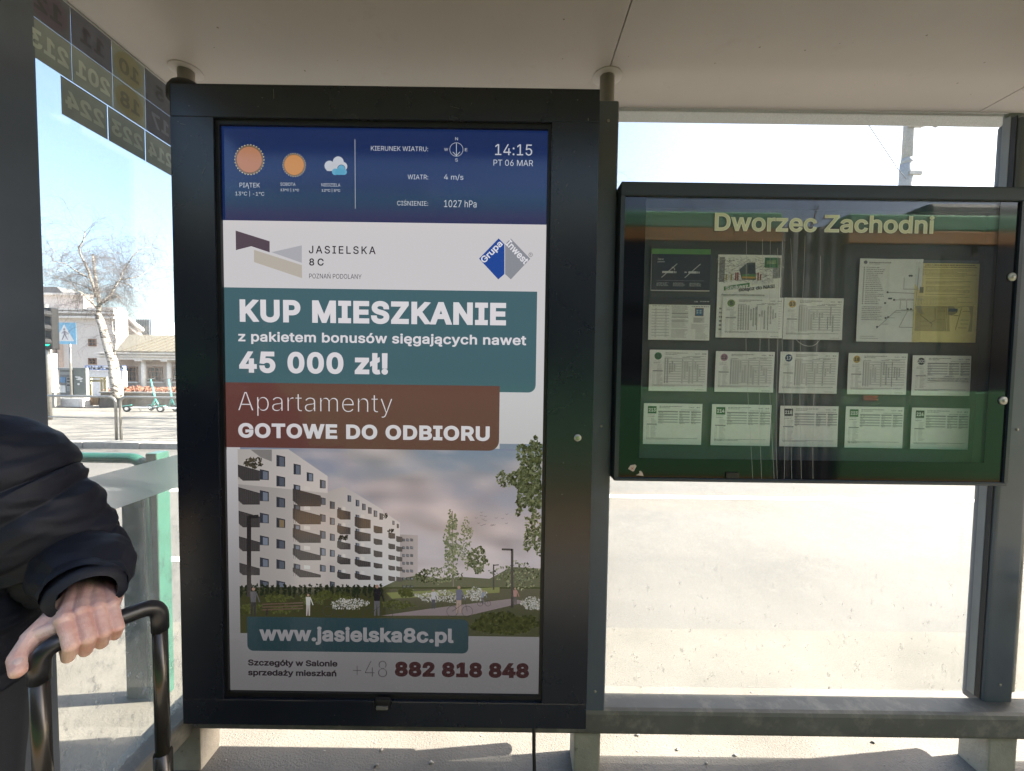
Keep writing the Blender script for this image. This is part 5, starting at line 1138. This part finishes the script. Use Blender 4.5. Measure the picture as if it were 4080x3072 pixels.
for sx_ in (-.13, .13):
    for sy_ in (-.08, .07):
        p = mid+hd*sx_+hu*sy_; MB().lathe([(.022, -.01), (.025, 0), (.022, .01)], (p.x, p.y-.02, .025), 'Y', 16).build('wheel', M['tyre'], SC, True)
# ------------------------------------------------------------------ the person holding it
def blob(parts, vox, smooth=6):
    """tapered capsules fused into one continuous surface"""
    b = bmesh.new()
    for p0, p1, r0, r1 in parts:
        p0, p1 = Vector(p0), Vector(p1); d = p1-p0; n = max(2, int(d.length/(min(r0, r1)*.35))+1) if d.length > 1e-6 else 1
        for i in range(n+1):
            t = i/n; g = bmesh.ops.create_icosphere(b, subdivisions=2, radius=r0+(r1-r0)*t)['verts']
            for v in g: v.co += p0+d*t
            if n == 1 and d.length < 1e-6: break
    me = bpy.data.meshes.new('blob'); b.to_mesh(me); b.free(); o = bpy.data.objects.new('blob', me); COL.objects.link(o)
    m_ = o.modifiers.new('r', 'REMESH'); m_.mode = 'VOXEL'; m_.voxel_size = vox
    m2_ = o.modifiers.new('s', 'SMOOTH'); m2_.factor = .5; m2_.iterations = smooth
    bpy.context.view_layer.update(); dg = bpy.context.evaluated_depsgraph_get(); out = bpy.data.meshes.new_from_object(o.evaluated_get(dg)); bpy.data.objects.remove(o)
    return out
PR = thing('person', 'person in a black quilted jacket at the left edge gripping the suitcase handle', 'person', (-1.10, .72, 0))
cxp, cyp = -1.10, .72
body_parts = [((cxp, cyp, 1.60), (cxp, cyp, 1.66), .085, .09), ((cxp, cyp-.02, 1.545), (cxp, cyp-.01, 1.57), .055, .06), ((cxp, cyp+.01, 1.40), (cxp, cyp, 1.56), .055, .05), ((cxp-.11, cyp, 1.32), (cxp+.11, cyp, 1.32), .055, .055), ((cxp, cyp, 1.35), (cxp, cyp, .98), .115, .105), ((cxp-.06, cyp, .98), (cxp+.06, cyp, .98), .11, .11),
    ((cxp-.09, cyp, .93), (cxp-.10, cyp-.02, .50), .085, .055), ((cxp-.10, cyp-.02, .50), (cxp-.10, cyp, .09), .052, .036), ((cxp+.09, cyp, .93), (cxp+.10, cyp-.02, .50), .085, .055), ((cxp+.10, cyp-.02, .50), (cxp+.10, cyp, .09), .052, .036), ((cxp-.10, cyp, .05), (cxp-.11, cyp-.16, .04), .035, .03), ((cxp+.10, cyp, .05), (cxp+.12, cyp-.16, .04), .035, .03),
    ((cxp-.17, cyp, 1.33), (cxp-.24, cyp, 1.07), .05, .042), ((cxp-.24, cyp, 1.07), (cxp-.23, cyp-.10, .84), .04, .028), ((cxp-.23, cyp-.10, .82), (cxp-.23, cyp-.12, .76), .03, .025),
    ((cxp+.12, cyp+.02, 1.26), (-.93, .80, 1.12), .05, .042), ((-.93, .80, 1.12), (-.80, .745, 1.085), .04, .03), ((cxp, cyp-.095, 1.615), (cxp, cyp-.105, 1.60), .012, .014), ((cxp-.09, cyp, 1.62), (cxp-.092, cyp, 1.645), .014, .016), ((cxp+.09, cyp, 1.62), (cxp+.092, cyp, 1.645), .014, .016)]
bm_ = bmesh.new(); bm_.from_mesh(blob(body_parts, .009, 5))
# the hand: palm, four curled fingers of different lengths, thumb along the end of the grip
def hp(v, u, z): return HA + hd*v + hu*u + Vector((0, 0, z))
hand = []
fing = [(.018, .0101, 0.0, 1.0), (.0375, .0103, .002, 1.04), (.0565, .0099, .000, 1.0), (.0735, .0089, -.004, .86)]
wr = Vector((-.782, .742, 1.092))
for v, r, dz, k in fing:
    mcp = hp(v, -.012*k, .0245+dz); pip = hp(v, .0225*k, -.004+dz*.5); dip = hp(v, .006*k, -.0285*k); tip = hp(v, -.014, -.020*k)
    hand += [(mcp, pip, r*1.12, r*1.02), (pip, dip, r*.98, r*.9), (dip, tip, r*.88, r*.78)]
    hand += [(wr+hd*(v-.045)*.55+Vector((0, 0, -.002)), mcp+hu*-.004, r*1.75, r*1.22), (wr+hd*(v-.045)*.8+(mcp-wr)*.45+Vector((0, 0, -.010)), mcp+Vector((0, 0, -.008))+hu*-.006, r*1.4, r*1.2)]
    hand += [(mcp+Vector((0, 0, .002)), mcp+Vector((0, 0, .0021)), r*1.16, r*1.16)]
hand += [(wr, wr+(hp(.03, 0, .01)-wr)*.5, .024, .021), (wr+Vector((-.03, .012, 0)), wr, .025, .024)]
tb0 = wr+(hp(.018, -.012, .02)-wr)*.25+Vector((.0, -.012, -.006)); tb1 = hp(-.012, -.040, .004); tb2 = hp(-.030, -.016, -.009); tb3 = hp(-.033, .006, -.018)
hand += [(tb0, tb1, .021, .0150), (tb1, tb2, .0140, .0128), (tb2, tb3, .0128, .0105), (hp(.014, -.020, .012), tb1, .0125, .0135), (hp(.012, -.03, .006), tb0, .014, .017)]
bm_.from_mesh(blob(hand, .0011, 5))
me = bpy.data.meshes.new('body'); bm_.to_mesh(me); bm_.free()
def skinmat():
    m, nt, out = newmat('skin'); L = nt.links.new; b = N(nt, 'ShaderNodeBsdfPrincipled'); L(b.outputs[0], out.inputs[0])
    mp = coords(nt, 30); n1 = N(nt, 'ShaderNodeTexNoise', i_Scale=1.0, i_Detail=5.0, i_Roughness=.6); L(mp.outputs[0], n1.inputs['Vector'])
    r = N(nt, 'ShaderNodeValToRGB'); L(n1.outputs[0], r.inputs[0]); r.color_ramp.elements[0].position = .38; r.color_ramp.elements[1].position = .62
    r.color_ramp.elements[0].color = (.58, .33, .28, 1); r.color_ramp.elements[1].color = (.72, .50, .43, 1); L(r.outputs[0], b.inputs['Base Color'])
    b.inputs['Roughness'].default_value = .45; b.inputs['Subsurface Weight'].default_value = .15; b.inputs['Subsurface Radius'].default_value = (.01, .004, .002); b.inputs['Subsurface Scale'].default_value = .5
    mp2 = coords(nt, 520); n2 = N(nt, 'ShaderNodeTexVoronoi', i_Scale=1.0); L(mp2.outputs[0], n2.inputs['Vector']); mp3 = coords(nt, 120); n3 = N(nt, 'ShaderNodeTexNoise', i_Scale=1.0, i_Detail=4.0); L(mp3.outputs[0], n3.inputs['Vector'])
    ad = N(nt, 'ShaderNodeMath', operation='ADD'); L(n2.outputs[0], ad.inputs[0]); L(n3.outputs[0], ad.inputs[1])
    bp = N(nt, 'ShaderNodeBump'); bp.inputs['Strength'].default_value = .35; bp.inputs['Distance'].default_value = .0012; L(ad.outputs[0], bp.inputs['Height']); L(bp.outputs[0], b.inputs['Normal']); return m
M['skin'] = skinmat(); link('body', me, M['skin'], PR, True)
nd = (tb3-tb2).normalized(); nl = tb2+(tb3-tb2)*.62+Vector((0, 0, .0))
b = MB(); g = bmesh.ops.create_uvsphere(b.bm, u_segments=16, v_segments=10, radius=1)['verts']
vd = (Vector((0, 0, CAMH))-nl).normalized(); sd_ = nd.cross(vd).normalized(); vn = sd_.cross(nd).normalized()
if vn.dot(vd) < 0: vn = -vn
for v in g: c = v.co.copy(); v.co = nl+vn*.0096+nd*c.x*.0068+sd_*c.y*.0052+vn*c.z*.0022
b.build('thumbnail', mat('nail', (.62, .46, .42), .25, var=.05), PR, True)
# jacket: a quilted sleeve swept along the arm and a puffy body
JK = mat('jacket_nylon', (.008, .010, .018), .62, var=.25, vscale=12, bump=.25, bscale=160, spec=.3)
def wrinkle(p, s, amp):
    a = noise.noise(Vector((p.x*9+s, p.y*9, p.z*34))); b_ = noise.noise(Vector((p.x*22, p.y*22+s, p.z*60)))
    return amp*((1-abs(a)*2.2)+.45*(1-abs(b_)*2))
def loft(path_, rad, n=120, ns=260, quilts=(), flat=1, amp=.004, seed=0, puff=.010):
    P_ = [Vector(p) for p in path_]; m_ = len(P_)
    def cr(arr, t):
        i = min(int(t), m_-2); f = t-i; a, b_, c, d = arr[max(i-1, 0)], arr[i], arr[i+1], arr[min(i+2, m_-1)]
        return (b_*2 + (c-a)*f + (a*2-b_*5+c*4-d)*f*f + (b_*3-a-c*3+d)*f*f*f)*.5
    vs_, fs = [], []; up = Vector((0, 0, 1))
    for i in range(ns+1):
        t = i/ns*(m_-1); c = cr(P_, min(t, m_-1.0001)); c2 = cr(P_, min(t+.01, m_-1.00005)); c0 = cr(P_, max(t-.01, 0)); T_ = (c2-c0).normalized()
        if abs(T_.z) > .95: up = Vector((0, 1, 0))
        a = (up-T_*up.dot(T_)).normalized(); up = a; b_ = T_.cross(a); r = cr(rad, min(t, m_-1.0001)); s = i/ns
        for k in range(n):
            th = 2*PI*k/n; q_ = 1.0
            wob = .012*noise.noise(Vector((math.cos(th)*1.3, math.sin(th)*1.3, seed+s*4)))
            for qs in quilts:
                d = abs(s+wob-qs)/.045
                if d < 1: q_ -= (1-d)**1.5
            fl = cr(flat, min(t, m_-1.0001)) if isinstance(flat, (list, tuple)) else flat; dr = a*math.cos(th)*fl+b_*math.sin(th); p = c+dr*r
            vs_.append(p+dr*(-puff*(1-max(-.6, q_))*1.0+wrinkle(p, seed, amp)))
    for i in range(ns):
        for k in range(n): fs.append((i*n+k, i*n+(k+1) % n, (i+1)*n+(k+1) % n, (i+1)*n+k))
    me = bpy.data.meshes.new('cloth'); me.from_pydata([tuple(v) for v in vs_], [], fs); return me
sl = [(-1.06, .75, 1.25), (-1.00, .76, 1.272), (-.965, .77, 1.225), (-.925, .79, 1.165), (-.905, .81, 1.105), (-.825, .772, 1.102), (-.722, .680, 1.106)]
link('jacket_sleeve', loft(sl, [.12, .125, .118, .105, .092, .074, .051], quilts=(.30, .42, .53, .62, .71, .81, .93), amp=.0045, seed=2.3, flat=[1, 1, 1, 1, 1, .95, .84]), JK, PR, True)
link('jacket_cuff', loft([(-.742, .698, 1.1055), (-.722, .681, 1.106), (-.714, .674, 1.106)], [.0500, .0505, .036], n=140, ns=60, amp=.0022, puff=0, flat=.82, seed=4), JK, PR, True)
link('jacket_body', loft([(cxp, cyp, .905), (cxp, cyp, .92), (cxp, cyp, 1.05), (cxp, cyp, 1.2), (cxp, cyp, 1.33), (cxp, cyp, 1.40), (cxp, cyp, 1.46)], [.165, .195, .19, .185, .185, .12, .075], quilts=(.2, .36, .5, .64, .8), amp=.005, seed=5, flat=.72), JK, PR, True)
link('jacket_sleeve', loft([(cxp-.14, cyp, 1.36), (cxp-.20, cyp, 1.26), (cxp-.25, cyp, 1.07), (cxp-.24, cyp-.09, .87)], [.09, .085, .07, .05], quilts=(.2, .35, .5, .65, .8), amp=.004, seed=9), JK, PR, True)
TRS = mat('dark_trousers', (.02, .022, .03), .8, bump=.3)
b = [((cxp-.09, cyp, .93), (cxp-.10, cyp-.02, .50), .10, .072), ((cxp-.10, cyp-.02, .50), (cxp-.10, cyp, .10), .07, .06), ((cxp+.09, cyp, .93), (cxp+.10, cyp-.02, .50), .10, .072), ((cxp+.10, cyp-.02, .50), (cxp+.10, cyp, .10), .07, .06), ((cxp-.05, cyp, .95), (cxp+.05, cyp, .95), .115, .115)]
link('trousers', blob(b, .012, 3), TRS, PR, True)
for s_ in (-1, 1): link('shoe', blob([((cxp+.1*s_, cyp+.02, .05), (cxp+.115*s_, cyp-.17, .042), .05, .042)], .008, 3), M['tyre'], PR, True)
link('hair', blob([((cxp, cyp+.02, 1.64), (cxp, cyp+.015, 1.685), .092, .09), ((cxp, cyp+.05, 1.60), (cxp, cyp+.06, 1.52), .07, .05)], .008, 3), mat('brown_hair', (.05, .03, .02), .6), PR, True)
for s_ in (-1, 1):
    e = MB().lathe([(.001, -.011), (.008, -.008), (.011, 0), (.008, .008), (.001, .011)], (cxp+.032*s_, cyp-.078, 1.635), 'Y', 14).build('eye', M['white'], PR, True)
o = MB().box(cxp-.022, cxp+.022, cyp-.088, cyp-.08, 1.573, 1.581, .003).build('lips', mat('lips', (.45, .18, .15), .4), PR)

# ------------------------------------------------------------------ wear: scuffs on the display frame, screws, marks under the roof
random.seed(31)
pr = Print(pf(1.1795), .0002)
for k in range(46):
    side = random.random(); x = random.choice((random.uniform(PX0+.02, SX0-.03), random.uniform(SX1+.03, PX1-.02), random.uniform(PX0+.02, PX1-.02)))
    z = random.uniform(PZ0+.02, PZ1-.02) if not (SX0-.02 < x < SX1+.02) else random.choice((random.uniform(PZ0+.01, SZ0-.03), random.uniform(SZ1+.03, PZ1-.01)))
    l_ = random.uniform(.003, .028) if k % 4 == 0 else random.uniform(.001, .004); a_ = random.uniform(-.6, .6)+random.choice((0, PI/2)); pr.line(x, -z, x+l_*math.cos(a_), -z+l_*math.sin(a_), random.uniform(.0004, .0010), (.22, .21, .19), 1)
pr.build('scuffs', M['print'], DP)['kind'] = 'stuff'
for z in (2.35, 1.3, .33):
    MB().lathe([(.005, 0), (.005, -.002), (.003, -.003)], (.318, 1.4295, z), 'Y', 12).build('screw', M['steel'], SH, True)
    MB().lathe([(.005, 0), (.005, -.002), (.003, -.003)], (1.86, 1.4865, z), 'Y', 12).build('screw', M['steel'], SH, True)
pr = Print(lambda u, v, l: Vector((u, v, 2.5998-l)), .0002)
for k in range(60):
    x, y = random.uniform(-1.3, 2.3), random.uniform(.9, 1.74); r = random.uniform(.0012, .004); pr.disc(x, y, r, (.16, .14, .12), 1, 7, ry=r*random.uniform(.5, 1.3))
pr.build('fly_specks', M['print'], SH)['kind'] = 'stuff'
